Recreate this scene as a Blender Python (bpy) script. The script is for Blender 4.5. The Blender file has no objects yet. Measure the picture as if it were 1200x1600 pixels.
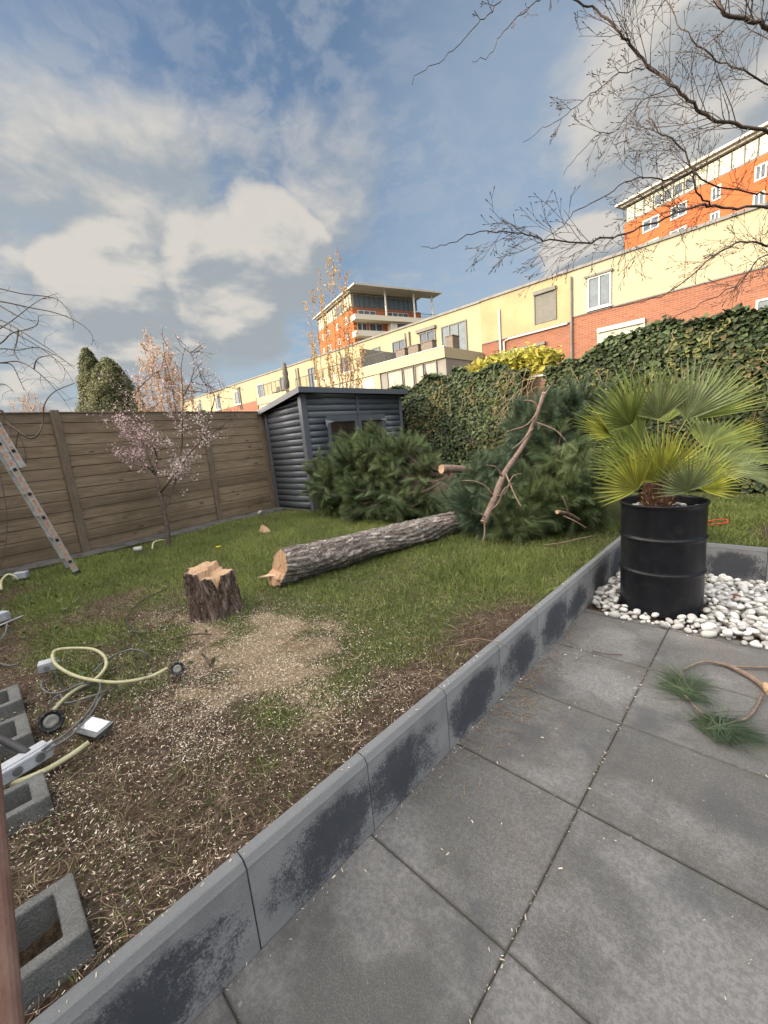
import bpy, math, random
import numpy as np
from mathutils import Vector, Matrix
R = math.radians
random.seed(7); rng = np.random.default_rng(11)
scene = bpy.context.scene
COL = scene.collection

# ------------------------------------------------------------------ camera
CH = 1.53
YAW, PITCH, ROLL, FPX = R(44.55), R(-10.2), R(-5.3), 637.0
cy_, sy_, cp_, sp_ = math.cos(YAW), math.sin(YAW), math.cos(PITCH), math.sin(PITCH)
fw = Vector((-sy_*cp_, cy_*cp_, sp_)); r0 = Vector((cy_, sy_, 0)); u0 = r0.cross(fw)
cr_, sr_ = math.cos(ROLL), math.sin(ROLL)
rt = r0*cr_ + u0*sr_; up_ = -r0*sr_ + u0*cr_
cam = bpy.data.cameras.new('camera'); camo = bpy.data.objects.new('camera', cam); COL.objects.link(camo)
cam.sensor_fit = 'HORIZONTAL'; cam.sensor_width = 36; cam.lens = FPX/1200*36
cam.clip_start = 0.05; cam.clip_end = 4000
camo.matrix_world = Matrix(((rt.x, up_.x, -fw.x, 0), (rt.y, up_.y, -fw.y, 0), (rt.z, up_.z, -fw.z, CH), (0, 0, 0, 1)))
scene.camera = camo

# ------------------------------------------------------------------ sun, sky, exposure
SUN_EL = R(21); SH = Vector((-0.47, -0.883, 0)).normalized()      # horizontal direction towards the sun
SUN_AZ = math.atan2(SH.x, SH.y)
scene.view_settings.view_transform = 'Standard'; scene.view_settings.look = 'None'
scene.view_settings.exposure = 1.43; scene.view_settings.gamma = 1
sl = bpy.data.lights.new('sun', 'SUN'); sl.energy = 2.0; sl.angle = R(0.55); sl.color = (1, .84, .60)
so = bpy.data.objects.new('sun', sl); COL.objects.link(so)
sd = Vector((SH.x*math.cos(SUN_EL), SH.y*math.cos(SUN_EL), math.sin(SUN_EL)))
so.rotation_euler = sd.to_track_quat('Z', 'Y').to_euler()
W = bpy.data.worlds.new('World'); scene.world = W; W.use_nodes = True
wn = W.node_tree; wn.nodes.clear()

class NT:
    def __init__(s, t): s.t = t
    def n(s, typ, **k):
        x = s.t.nodes.new(typ)
        for a, b in k.items():
            if a.startswith('_'):
                key = a[1:]; key = int(key) if key.isdigit() else key
                if isinstance(b, bpy.types.NodeSocket): s.t.links.new(b, x.inputs[key])
                else: x.inputs[key].default_value = b
            else: setattr(x, a, b)
        return x
    def l(s, a, b): s.t.links.new(a, b)
    def math(s, op, a, b=0.0, c=None, clamp=False):
        x = s.t.nodes.new('ShaderNodeMath'); x.operation = op; x.use_clamp = clamp
        for i, v in enumerate((a, b) if c is None else (a, b, c)):
            if isinstance(v, bpy.types.NodeSocket): s.t.links.new(v, x.inputs[i])
            else: x.inputs[i].default_value = v
        return x.outputs[0]
    def vm(s, op, a, b=None, out=0):
        x = s.t.nodes.new('ShaderNodeVectorMath'); x.operation = op
        for i, v in enumerate((a, b)):
            if v is None: continue
            if isinstance(v, bpy.types.NodeSocket): s.t.links.new(v, x.inputs[i])
            else: x.inputs[i].default_value = v
        return x.outputs[out]
    def mix(s, f, a, b, blend='MIX'):
        x = s.t.nodes.new('ShaderNodeMix'); x.data_type = 'RGBA'; x.blend_type = blend; x.clamp_factor = True
        for i, v in ((0, f), (6, a), (7, b)):
            if isinstance(v, bpy.types.NodeSocket): s.t.links.new(v, x.inputs[i])
            else: x.inputs[i].default_value = v if i == 0 else (*v[:3], 1)
        return x.outputs[2]
    def noise(s, vec, scale, detail=4, rough=.5, dist=0.0, out=0):
        x = s.t.nodes.new('ShaderNodeTexNoise'); x.inputs['Scale'].default_value = scale
        x.inputs['Detail'].default_value = detail; x.inputs['Roughness'].default_value = rough; x.inputs['Distortion'].default_value = dist
        if vec is not None: s.t.links.new(vec, x.inputs['Vector'])
        return x.outputs[out]
    def ramp(s, f, *stops):
        x = s.t.nodes.new('ShaderNodeMapRange'); s.t.links.new(f, x.inputs[0]); x.interpolation_type = 'SMOOTHSTEP'
        for i, v in enumerate(stops): x.inputs[i+1].default_value = v
        return x.outputs[0]

def build_sky():
    T = NT(wn)
    sky = T.n('ShaderNodeTexSky', sky_type='NISHITA', sun_disc=False, sun_elevation=SUN_EL, sun_rotation=SUN_AZ, air_density=1.0, dust_density=1.2, ozone_density=2.0, altitude=0)
    tc = T.n('ShaderNodeTexCoord').outputs['Generated']
    d = T.vm('NORMALIZE', tc)
    z = T.math('MAXIMUM', T.n('ShaderNodeSeparateXYZ', _0=d).outputs[2], 0.0)
    def dirpx(x, y): return tuple((rt*(x-600)-up_*(y-800)+fw*FPX).normalized())
    def field(d):
        z = T.math('MAXIMUM', T.n('ShaderNodeSeparateXYZ', _0=d).outputs[2], 0.0)
        inv = T.math('DIVIDE', 1.0, T.math('ADD', z, 0.16))
        p = T.n('ShaderNodeVectorMath', operation='SCALE', _0=d, _Scale=inv).outputs[0]
        warp = T.vm('ADD', p, T.vm('MULTIPLY', T.vm('SUBTRACT', T.noise(p, 1.7, 4, .5, out=1), (.5, .5, .5)), (.30, .30, .2)))
        n1 = T.noise(T.vm('ADD', warp, (2.3, 0, 0)), 2.1, 9, .55)
        # the larger banks of cloud, each at its own bearing and height
        bank = None
        dw = T.vm('NORMALIZE', T.vm('ADD', d, T.vm('MULTIPLY', T.vm('SUBTRACT', T.noise(d, 5.0, 5, .55, out=1), (.5, .5, .5)), (.13, .13, .10))))
        for x, y, lo, hi, k in ((150, 195, .975, .999, .50), (60, 330, .965, .998, .80), (230, 320, .972, .998, .85), (380, 300, .980, .999, .62), (500, 285, .984, .9992, .66),
                             (230, 475, .976, .998, 1.05), (340, 450, .980, .999, 1.3), (430, 405, .987, .9994, 1.2), (180, 455, .985, .9992, 1.25), (60, 470, .970, .998, .8), (915, 412, .994, .9996, .95), (600, 400, .992, .9996, .45),
                             (1120, 90, .960, .999, .9), (-250, 300, .93, .995, .8), (1500, 350, .93, .995, .8), (-100, 550, .95, .995, .7)):
            b = T.math('MULTIPLY', T.ramp(T.vm('DOT_PRODUCT', dw, dirpx(x, y), out=1), lo, hi, 0, 1), k)
            bank = b if bank is None else T.math('MAXIMUM', bank, b)
        return T.math('ADD', T.math('MULTIPLY', n1, .72), T.math('MULTIPLY', bank, .50)), p, warp, n1
    cov, p, warp, n1 = field(d)
    cov2, _, _, _ = field(T.vm('NORMALIZE', T.vm('ADD', d, (-.012, -.02, .040))))
    n2 = T.noise(T.vm('ADD', warp, T.vm('MULTIPLY', T.noise(p, 5, 3, .5, out=1), (.10, .10, 0))), 13.0, 5, .6)   # mottled high cloud
    n3 = T.noise(T.vm('ADD', p, (5.2, 1.3, 0)), 1.1, 4, .5)
    cum = T.ramp(cov, .46, .80, 0, 1)
    high = T.math('MULTIPLY', T.ramp(n2, .40, .66, 0, 1), T.ramp(n3, .35, .60, .14, .60))
    veil = T.math('MULTIPLY', T.ramp(z, .0, .48, 1, 0), .60)
    # tops lit from the low sun, grey-blue bases
    lit = T.ramp(T.math('ADD', T.math('SUBTRACT', cov, cov2), T.math('MULTIPLY', T.math('SUBTRACT', n1, .5), .12)), -.07, .12, 0, 1)
    cloud = T.mix(lit, (.140, .154, .164), (.268, .252, .228))
    skyc = T.n('ShaderNodeVectorMath', operation='SCALE', _0=sky.outputs[0], _Scale=0.058).outputs[0]
    skyc = T.mix(1.0, skyc, (.90, 1.03, 1.08), 'MULTIPLY')
    pale = T.math('MAXIMUM', T.ramp(T.vm('DOT_PRODUCT', d, dirpx(860, 300), out=1), .90, .995, 0, .5), T.ramp(T.vm('DOT_PRODUCT', d, dirpx(80, 560), out=1), .86, .99, 0, .6))
    cl = cloud
    c = T.mix(.16, skyc, (.130, .152, .178)); c = T.mix(veil, c, (.175, .205, .225)); c = T.mix(pale, c, (.165, .197, .228))
    c = T.mix(high, c, (.175, .190, .21))
    c = T.mix(T.math('MULTIPLY', cum, .92), c, cl)
    # unseen sky on the sun side, brightened to fill the shaded garden
    sunside_fill = T.ramp(T.vm('DOT_PRODUCT', d, tuple(sd), out=1), .50, .92, 0, 1)
    c = T.mix(T.math('MULTIPLY', sunside_fill, .85), c, (3.7, 3.3, 2.85))
    zenith_fill = T.ramp(T.vm('DOT_PRODUCT', d, tuple(Vector((.35, -.25, 1)).normalized()), out=1), .60, .97, 0, 1)
    c = T.mix(T.math('MULTIPLY', zenith_fill, .75), c, (1.68, 1.62, 1.54))  # added brightness overhead, out of frame, lifts the garden's ambient light
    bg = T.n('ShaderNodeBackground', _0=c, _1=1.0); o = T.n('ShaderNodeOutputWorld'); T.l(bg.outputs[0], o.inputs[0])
build_sky()

# ------------------------------------------------------------------ pixel -> world (measuring only)
def ray(x, y): return rt*(x-600) - up_*(y-800) + fw*FPX
C0 = Vector((0, 0, CH))
def atz(x, y, z): d = ray(x, y); return C0 + d*((z-CH)/d.z)
def aty(x, y, Y): d = ray(x, y); return C0 + d*(Y/d.y)
def atx(x, y, X): d = ray(x, y); return C0 + d*(X/d.x)
def atd(x, y, D): return C0 + ray(x, y)*(D/FPX)

# ------------------------------------------------------------------ mesh helpers
class MB:
    def __init__(s): s.v = []; s.f = []; s.cuts = []
    def add(s, vs, fs):
        s.cuts.append((len(s.v), len(s.f))); b = len(s.v); s.v += [tuple(v) for v in vs]; s.f += [tuple(i+b for i in f) for f in fs]; return s
    def box(s, x0, x1, y0, y1, z0, z1, M=None):
        vs = [(x, y, z) for x in (x0, x1) for y in (y0, y1) for z in (z0, z1)]
        if M is not None: vs = [M @ Vector(v) for v in vs]
        return s.add(vs, [(0, 1, 3, 2), (4, 6, 7, 5), (0, 4, 5, 1), (2, 3, 7, 6), (0, 2, 6, 4), (1, 5, 7, 3)])
    def prism(s, poly, z0, z1, M=None):     # poly in xy
        n = len(poly); vs = [(x, y, z) for z in (z0, z1) for x, y in poly]
        if M is not None: vs = [M @ Vector(v) for v in vs]
        return s.add(vs, [tuple(range(n))[::-1], tuple(range(n, 2*n))] + [(i, (i+1) % n, (i+1) % n+n, i+n) for i in range(n)])
    def tube(s, pts, rad, k=8, cap=True):
        pts = [Vector(p) for p in pts]; n = len(pts)
        if not hasattr(rad, '__len__'): rad = [rad]*n
        t = (pts[1]-pts[0]).normalized()
        a = t.orthogonal().normalized(); vs = []
        for i, p in enumerate(pts):
            t = (pts[min(i+1, n-1)]-pts[max(i-1, 0)]).normalized()
            a = (a - t*a.dot(t)); a = a.normalized() if a.length > 1e-6 else t.orthogonal().normalized()
            b = t.cross(a)
            for j in range(k):
                an = 2*math.pi*j/k; vs.append(p + (a*math.cos(an)+b*math.sin(an))*rad[i])
        fs = [(i*k+j, i*k+(j+1) % k, (i+1)*k+(j+1) % k, (i+1)*k+j) for i in range(n-1) for j in range(k)]
        if cap: fs += [tuple(range(k))[::-1], tuple(range((n-1)*k, n*k))]
        return s.add(vs, fs)
    def lathe(s, prof, k=48, c=(0, 0, 0)):
        n = len(prof); c = Vector(c)
        vs = [c+Vector((r*math.cos(2*math.pi*j/k), r*math.sin(2*math.pi*j/k), z)) for r, z in prof for j in range(k)]
        return s.add(vs, [(i*k+j, i*k+(j+1) % k, (i+1)*k+(j+1) % k, (i+1)*k+j) for i in range(n-1) for j in range(k)])
    def build(s, name, m, parent=None, smooth=False, bevel=0):
        me = bpy.data.meshes.new(name); off = origin(parent)
        me.from_pydata([tuple(Vector(v)-off) for v in s.v], [], s.f); me.materials.append(m)
        if smooth: me.polygons.foreach_set('use_smooth', [True]*len(me.polygons))
        o = bpy.data.objects.new(name, me); COL.objects.link(o); o.parent = parent
        if bevel:
            b = o.modifiers.new('bevel', 'BEVEL'); b.width = bevel; b.segments = 2; b.limit_method = 'ANGLE'; b.angle_limit = R(40)
        return o
def each(g, name, m, parent, smooth=False, bevel=0):
    """every shape added to g becomes a part of its own"""
    cs = g.cuts+[(len(g.v), len(g.f))]
    for (v0, f0), (v1, f1) in zip(cs[:-1], cs[1:]):
        h = MB(); h.v = g.v[v0:v1]; h.f = [tuple(i-v0 for i in f) for f in g.f[f0:f1]]; h.build(name, m, parent, smooth, bevel)
def origin(p):
    o = Vector((0, 0, 0))
    while p is not None: o += p.location; p = p.parent
    return o
def npmesh(name, V, k, m, parent=None, smooth=False, quads=None, colattr=None):
    """V: (N, nv, 3) copies of a shape whose faces are given by quads (list of index tuples of same length)"""
    N, nv, _ = V.shape; off = np.array(origin(parent))
    F = np.array(quads); nf, fl = F.shape
    idx = (F[None]+np.arange(N)[:, None, None]*nv).reshape(-1)
    me = bpy.data.meshes.new(name)
    me.vertices.add(N*nv); me.vertices.foreach_set('co', (V.reshape(-1, 3)-off).astype(np.float32).ravel())
    me.loops.add(len(idx)); me.loops.foreach_set('vertex_index', idx.astype(np.int32))
    me.polygons.add(N*nf); me.polygons.foreach_set('loop_start', np.arange(0, len(idx), fl, dtype=np.int32))
    me.polygons.foreach_set('loop_total', np.full(N*nf, fl, dtype=np.int32))
    if smooth: me.polygons.foreach_set('use_smooth', np.ones(N*nf, dtype=bool))
    me.update(calc_edges=True); me.materials.append(m)
    o = bpy.data.objects.new(name, me); COL.objects.link(o); o.parent = parent
    return o
def tag(o, label=None, cat=None, group=None, kind=None):
    if label: o['label'] = label
    if cat: o['category'] = cat
    if group: o['group'] = group
    if kind: o['kind'] = kind
    return o
def thing(name, label, cat, loc=(0, 0, 0), group=None):
    o = bpy.data.objects.new(name, None); COL.objects.link(o); o.location = loc; o.empty_display_size = .1
    return tag(o, label, cat, group)
def unit(a): return a/np.maximum(np.linalg.norm(a, axis=-1, keepdims=True), 1e-9)
def frames(d, up=None):
    d = unit(d); r = rng.normal(size=d.shape) if up is None else up
    a = unit(np.cross(d, r)); b = np.cross(a, d); return a, d, b
def place(shape, P, A, D, B, S):
    """shape (nv,3) in (a,d,b) coordinates"""
    S = np.asarray(S).reshape(-1, 1, 1) if np.ndim(S) else S
    return P[:, None] + S*(shape[None, :, 0:1]*A[:, None]+shape[None, :, 1:2]*D[:, None]+shape[None, :, 2:3]*B[:, None])
def spline(pts, n):
    pts = [Vector(p) for p in pts]; m = len(pts); out = []
    if m == 2: return [pts[0].lerp(pts[1], i/(n-1)) for i in range(n)]
    for i in range(n):
        t = i/(n-1)*(m-1); k = min(int(t), m-2); f = t-k
        p0, p1, p2, p3 = pts[max(k-1, 0)], pts[k], pts[k+1], pts[min(k+2, m-1)]
        out.append(.5*((2*p1)+(p2-p0)*f+(2*p0-5*p1+4*p2-p3)*f*f+(3*p1-p0-3*p2+p3)*f**3))
    return out
_perm = rng.random((64, 64))
def vnoise(x, y, s=1.0):
    x = np.asarray(x)*s; y = np.asarray(y)*s; xi = np.floor(x).astype(int); yi = np.floor(y).astype(int); fx = x-xi; fy = y-yi
    fx = fx*fx*(3-2*fx); fy = fy*fy*(3-2*fy); g = lambda a, b: _perm[a % 64, b % 64]
    return (g(xi, yi)*(1-fx)+g(xi+1, yi)*fx)*(1-fy)+(g(xi, yi+1)*(1-fx)+g(xi+1, yi+1)*fx)*fy
def fbm(x, y, s=1.0): return (vnoise(x, y, s)+.5*vnoise(x, y, s*2.1)+.25*vnoise(x, y, s*4.3))/1.75

# ------------------------------------------------------------------ materials
def mat(name, c1, c2=None, scale=4, rough=.8, bump=0, bscale=40, spec=.3, metal=0, isl=0, stretch=(1, 1, 1), grain=0, extra=None, trans=0, dirt=None):
    m = bpy.data.materials.new(name); m.use_nodes = True; t = m.node_tree; t.nodes.clear(); T = NT(t)
    tc = T.n('ShaderNodeTexCoord').outputs['Object']; v = T.vm('MULTIPLY', tc, stretch)
    c2 = c2 or tuple(x*.8 for x in c1)
    n = T.noise(v, scale, 6, .6)
    f = T.ramp(n, .34, .66, 0, 1)
    c = T.mix(f, c1, c2)
    if isl:
        rp = T.n('ShaderNodeNewGeometry').outputs['Random Per Island']
        hs = T.n('ShaderNodeHueSaturation', _Color=c, _Value=T.ramp(rp, 0, 1, 1-isl, 1+isl), _Hue=T.math('ADD', .5, T.math('MULTIPLY', T.math('SUBTRACT', T.math('FRACT', T.math('MULTIPLY', rp, 7.3)), .5), isl*.10)))
        c = hs.outputs[0]
    if dirt: c = T.mix(T.math('MULTIPLY', T.ramp(T.noise(tc, dirt[1], 7, .65), .5, .72, 0, 1), dirt[2]), c, dirt[0])
    if grain: c = T.mix(T.math('MULTIPLY', T.ramp(T.noise(tc, 220, 2, .6), .35, .65, 0, 1), grain), c, tuple(x*.45 for x in c1))
    if extra: c = extra(T, tc, c)
    b = T.n('ShaderNodeBsdfPrincipled', _Roughness=rough, _Metallic=metal)
    b.inputs['Specular IOR Level'].default_value = spec; T.l(c, b.inputs['Base Color'])
    if bump:
        bn = T.n('ShaderNodeBump', _Strength=bump, _Distance=.01, _Height=T.noise(v, bscale, 6, .65)); T.l(bn.outputs[0], b.inputs['Normal'])
    o = T.n('ShaderNodeOutputMaterial')
    if trans:
        tr = T.n('ShaderNodeBsdfTranslucent'); T.l(c, tr.inputs[0]); mx = T.n('ShaderNodeMixShader', _0=trans); T.l(b.outputs[0], mx.inputs[1]); T.l(tr.outputs[0], mx.inputs[2]); T.l(mx.outputs[0], o.inputs[0])
    else: T.l(b.outputs[0], o.inputs[0])
    return m

def tile_extra(T, tc, c):
    cell = T.vm('FLOOR', T.vm('DIVIDE', T.vm('ADD', tc, (.5, -.853, 0)), (.6, .61, 1)))
    w = T.n('ShaderNodeTexWhiteNoise', noise_dimensions='3D', _0=cell)
    c = T.n('ShaderNodeHueSaturation', _Color=c, _Value=T.ramp(w.outputs[0], 0, 1, .88, 1.10)).outputs[0]
    c = T.mix(T.ramp(T.noise(tc, 2.1, 5, .6), .52, .70, 0, .40), c, (.215, .175, .15))
    c = T.mix(T.ramp(T.noise(T.vm('ADD', tc, (9, 4, 0)), 1.3, 6, .62), .46, .62, 0, .75), c, (.27, .265, .26))
    c = T.mix(T.ramp(T.noise(T.vm('ADD', tc, (3, 7, 0)), 3.0, 5, .6), .50, .68, 0, .70), c, (.078, .082, .09))
    g1 = T.noise(tc, 55, 4, .75); c = T.mix(T.ramp(g1, .40, .60, .0, .45), c, (.085, .084, .083))
    c = T.mix(T.ramp(T.noise(tc, 150, 3, .8), .58, .72, 0, .55), c, (.26, .255, .245))
    c = T.mix(T.ramp(T.noise(T.vm('ADD', tc, (1, 8, 0)), 6.5, 6, .7), .56, .68, 0, .5), c, (.10, .095, .085))
    fx_ = T.math('ABSOLUTE', T.math('SUBTRACT', T.math('FRACT', T.n('ShaderNodeSeparateXYZ', _0=T.vm('DIVIDE', T.vm('ADD', tc, (.5, -.853, 0)), (.6, .61, 1))).outputs[0]), .5))
    fy_ = T.math('ABSOLUTE', T.math('SUBTRACT', T.math('FRACT', T.n('ShaderNodeSeparateXYZ', _0=T.vm('DIVIDE', T.vm('ADD', tc, (.5, -.853, 0)), (.6, .61, 1))).outputs[1]), .5))
    eg = T.math('ADD', T.math('MAXIMUM', fx_, fy_), T.math('MULTIPLY', T.math('SUBTRACT', T.noise(tc, 30, 5, .75), .5), .06))
    c = T.mix(T.ramp(eg, .475, .50, 0, .6), c, (.075, .066, .055))
    vo = T.n('ShaderNodeTexVoronoi', _Vector=tc, _Scale=9.0)
    spot = T.math('MULTIPLY', T.ramp(vo.outputs['Distance'], .05, .075, 1, 0), T.ramp(T.n('ShaderNodeSeparateColor', _0=vo.outputs['Color']).outputs[0], .72, .78, 0, .5))
    return T.mix(spot, c, (.36, .35, .33))
def wall_extra(T, tc, c):
    # the dark drying stain in the middle of each element; object origin is the element's near bottom corner
    s = T.n('ShaderNodeSeparateXYZ', _0=tc)
    oi = T.n('ShaderNodeObjectInfo').outputs['Random']
    sh = T.n('ShaderNodeCombineXYZ', _0=T.math('MULTIPLY', oi, 37.0)).outputs[0]
    n = T.noise(T.vm('ADD', tc, sh), 4.2, 8, .75)
    fine = T.noise(T.vm('ADD', tc, sh), 70, 3, .7)
    dy = T.math('ABSOLUTE', T.math('SUBTRACT', T.math('DIVIDE', s.outputs[1], .515), T.math('ADD', .40, T.math('MULTIPLY', oi, .22))))
    dz = T.math('ABSOLUTE', T.math('SUBTRACT', T.math('DIVIDE', s.outputs[2], .32), .42))
    e = T.math('SUBTRACT', T.math('ADD', T.math('MULTIPLY', T.math('SUBTRACT', n, .2), 1.65), T.math('MULTIPLY', fine, .34)), T.math('ADD', T.math('MULTIPLY', T.math('POWER', dy, 1.5), 1.25), T.math('MULTIPLY', T.math('POWER', dz, 2), 1.9)))
    k = T.ramp(T.math('ADD', e, T.math('MULTIPLY', T.math('SUBTRACT', T.noise(T.vm('ADD', tc, sh), 130, 3, .8), .5), .95)), .16, .46, 0, .84)
    k = T.math('MULTIPLY', k, T.ramp(s.outputs[2], .25, .285, 1, .35))
    c = T.mix(k, c, (.036, .042, .058))
    c = T.mix(T.ramp(fine, .62, .75, 0, .35), c, (.30, .31, .33))
    return T.mix(T.ramp(s.outputs[2], .285, .31, 0, .8), c, (.17, .178, .185))
def wallx_extra(T, tc, c):
    s = T.n('ShaderNodeSeparateXYZ', _0=tc)
    sw = T.n('ShaderNodeCombineXYZ', _0=s.outputs[1], _1=s.outputs[0], _2=s.outputs[2]).outputs[0]
    return wall_extra(T, sw, c)
def brick_extra(rot):
    def f(T, tc, c):
        s = T.n('ShaderNodeSeparateXYZ', _0=tc)
        v = T.n('ShaderNodeCombineXYZ', _0=s.outputs[0], _1=s.outputs[2]).outputs[0]
        b = T.n('ShaderNodeTexBrick', _Vector=v, _Color1=(.20, .080, .048, 1), _Color2=(.135, .050, .032, 1), _Mortar=(.21, .155, .115, 1), _Scale=1.0)
        b.inputs['Mortar Size'].default_value = .012; b.inputs['Brick Width'].default_value = .42; b.inputs['Row Height'].default_value = .13; b.inputs['Bias'].default_value = -.2
        return T.mix(.85, c, b.outputs[0])
    return f
def stain_extra(T, tc, c):
    n = T.noise(T.vm('MULTIPLY', tc, (1.6, 1.6, .16)), 1.5, 7, .7)
    n2 = T.noise(tc, .35, 3, .5)
    return T.mix(T.math('MULTIPLY', T.ramp(n, .5, .72, 0, .55), T.ramp(n2, .35, .6, .2, 1)), c, (.36, .22, .09))
def board_extra(T, tc, c):
    s = T.n('ShaderNodeSeparateXYZ', _0=tc)
    row = T.n('ShaderNodeMath', operation='FLOOR', _0=T.math('DIVIDE', s.outputs[2], .15)).outputs[0]
    w = T.n('ShaderNodeTexWhiteNoise', noise_dimensions='1D', _W=row)
    g = T.noise(T.vm('MULTIPLY', T.vm('ADD', tc, w.outputs[1]), (3, 3, 60)), 1.5, 6, .6)
    c = T.n('ShaderNodeHueSaturation', _Color=c, _Value=T.ramp(w.outputs[0], 0, 1, .82, 1.18)).outputs[0]
    c = T.mix(T.ramp(g, .45, .7, 0, .5), c, (.085, .065, .045))
    kn = T.n('ShaderNodeTexVoronoi', _Vector=T.vm('MULTIPLY', tc, (2.2, 2.2, 6.5)), _Scale=1.0)
    c = T.mix(T.ramp(kn.outputs['Distance'], .07, .12, .7, 0), c, (.05, .035, .025))
    # damp algae near the foot of the boards
    return T.mix(T.math('MULTIPLY', T.ramp(T.noise(tc, 1.2, 5, .6), .35, .7, 0, 1), T.ramp(s.outputs[2], .1, 1.3, .55, 0)), c, (.105, .085, .045))
def bark_mat(name, c1, c2, crack, sc, ax, bump=1.0, rot=None):
    m = bpy.data.materials.new(name); m.use_nodes = True; t = m.node_tree; t.nodes.clear(); T = NT(t)
    tc = T.n('ShaderNodeTexCoord').outputs['Object']
    st = [1.0, 1.0, 1.0]; st[ax] = .28 if ax == 1 else .16
    w = T.vm('ADD', tc, T.vm('MULTIPLY', T.vm('SUBTRACT', T.noise(tc, 14, 4, .6, out=1), (.5, .5, .5)), (.07, .07, .07)))
    v = T.vm('MULTIPLY', w, tuple(st))
    n = T.noise(v, sc*1.6, 9, .72, .6)
    rid = T.math('ABSOLUTE', T.math('SUBTRACT', n, .5)); n2 = T.noise(T.vm('ADD', v, (3, 1, 2)), sc*.7, 6, .65, .8)
    rid2 = T.math('ABSOLUTE', T.math('SUBTRACT', n2, .5))
    e = T.math('MULTIPLY', T.ramp(rid, .0, .055, .55, 1), T.ramp(rid2, .0, .035, .12, 1))
    c = T.mix(T.ramp(T.noise(v, 26, 7, .75), .36, .64, 0, 1), c1, c2)
    c = T.mix(e, crack, c)
    h = T.math('ADD', T.math('MULTIPLY', e, .7), T.math('MULTIPLY', T.noise(v, sc*5, 6, .7), .5))
    b = T.n('ShaderNodeBsdfPrincipled', _Roughness=.92); b.inputs['Specular IOR Level'].default_value = .15
    T.l(c, b.inputs['Base Color']); bn = T.n('ShaderNodeBump', _Strength=bump, _Distance=.02, _Height=h); T.l(bn.outputs[0], b.inputs['Normal'])
    o = T.n('ShaderNodeOutputMaterial'); T.l(b.outputs[0], o.inputs[0]); return m
def glass_mat(name, tint=(.05, .06, .07), rough=.04):
    m = mat(name, tint, tuple(x*1.3 for x in tint), 3, rough, spec=.30); return m

M = {}
M['tile'] = mat('patio_tile', (.142, .139, .133), (.185, .180, .172), 2.4, .70, .45, 190, .3, grain=.55, extra=tile_extra)
M['joint'] = mat('joint_dirt', (.04, .037, .033), (.075, .068, .055), 30, .95)
M['wall'] = mat('retaining_concrete', (.33, .335, .34), (.25, .255, .262), 6, .75, .35, 160, .3, grain=.3, extra=wall_extra)
M['wallx'] = mat('rear_retaining_concrete', (.33, .335, .34), (.25, .255, .262), 6, .75, .35, 160, .3, grain=.3, extra=wallx_extra)
M['block'] = mat('cinder_concrete', (.17, .175, .17), (.24, .24, .23), 9, .9, .8, 120, .2, grain=.5, dirt=((.06, .055, .045), 6, .7))
M['strip'] = mat('old_concrete', (.16, .155, .15), (.09, .085, .08), 5, .9, .6, 60, .2, grain=.4, dirt=((.05, .05, .03), 5, .7))
M['fence'] = mat('weathered_boards', (.24, .18, .122), (.31, .238, .168), 2.2, .85, .25, 60, .2, stretch=(1, 1, 6), extra=board_extra)
M['post'] = mat('weathered_post', (.22, .175, .13), (.17, .13, .095), 5, .85, .4, 60, .2, stretch=(6, 6, 1), dirt=((.07, .06, .04), 4, .5))
M['shed'] = mat('slate_blue_paint', (.088, .098, .118), (.10, .112, .134), 3, .42, .06, 40, .5, stretch=(1, 1, 4), dirt=((.10, .105, .115), 9, .35))
M['shed_trim'] = mat('slate_trim_paint', (.095, .105, .125), (.11, .12, .14), 3, .45, .08, 60, .45, dirt=((.11, .115, .12), 8, .4))
M['roof_felt'] = mat('roof_felt', (.10, .11, .125), (.07, .078, .09), 12, .85, .6, 200, .2)
M['darkglass'] = glass_mat('dark_glass', (.03, .022, .02), .05)
M['glass'] = glass_mat('window_glass', (.085, .105, .12), .08)
M['blueglass'] = glass_mat('blue_glass', (.045, .058, .08), .08)
M['steel'] = mat('bright_steel', (.62, .63, .64), (.5, .5, .52), 20, .35, metal=.7)
M['drum'] = mat('black_drum_paint', (.008, .009, .012), (.012, .013, .017), 4, .36, .03, 12, .28, stretch=(2, 2, .4), dirt=((.05, .05, .048), 14, .25))
M['white_pebble'] = mat('white_marble_pebble', (.66, .65, .63), (.52, .51, .49), 12, .6, .3, 60, .35, isl=.32, dirt=((.28, .25, .21), 16, .7))
M['red_stone'] = mat('red_stone', (.26, .11, .07), (.18, .09, .06), 30, .8)
M['soil'] = mat('dark_soil', (.05, .035, .025), (.085, .06, .042), 12, .95, 1, 60, .1)
M['log'] = bark_mat('pine_log_bark', (.58, .53, .49), (.37, .315, .285), (.11, .082, .07), 16, 1, 1.0)
M['stump'] = bark_mat('pine_stump_bark', (.37, .28, .235), (.23, .17, .14), (.055, .038, .028), 15, 2, 1.0)
def rings(ax):
    def f(T, tc, c):
        w = T.vm('ADD', tc, T.vm('MULTIPLY', T.noise(tc, 9, 4, .5, out=1), (.02, .02, .02)))
        wv = T.n('ShaderNodeTexWave', wave_type='RINGS', rings_direction=ax, _Vector=w, _Scale=28.0, _Distortion=1.5)
        c = T.mix(T.math('MULTIPLY', wv.outputs[1], .55), c, (.38, .21, .11))
        return T.mix(T.ramp(T.noise(tc, 160, 3, .6), .45, .6, 0, .35), c, (.62, .44, .27))
    return f
M['cutwood'] = mat('fresh_cut_wood', (.60, .43, .29), (.52, .35, .225), 16, .8, .6, 120, .2, extra=rings('Z'))
M['cutwoodY'] = mat('fresh_cut_log_end', (.56, .37, .24), (.47, .29, .18), 16, .8, .6, 120, .2, extra=rings('Y'))
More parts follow.
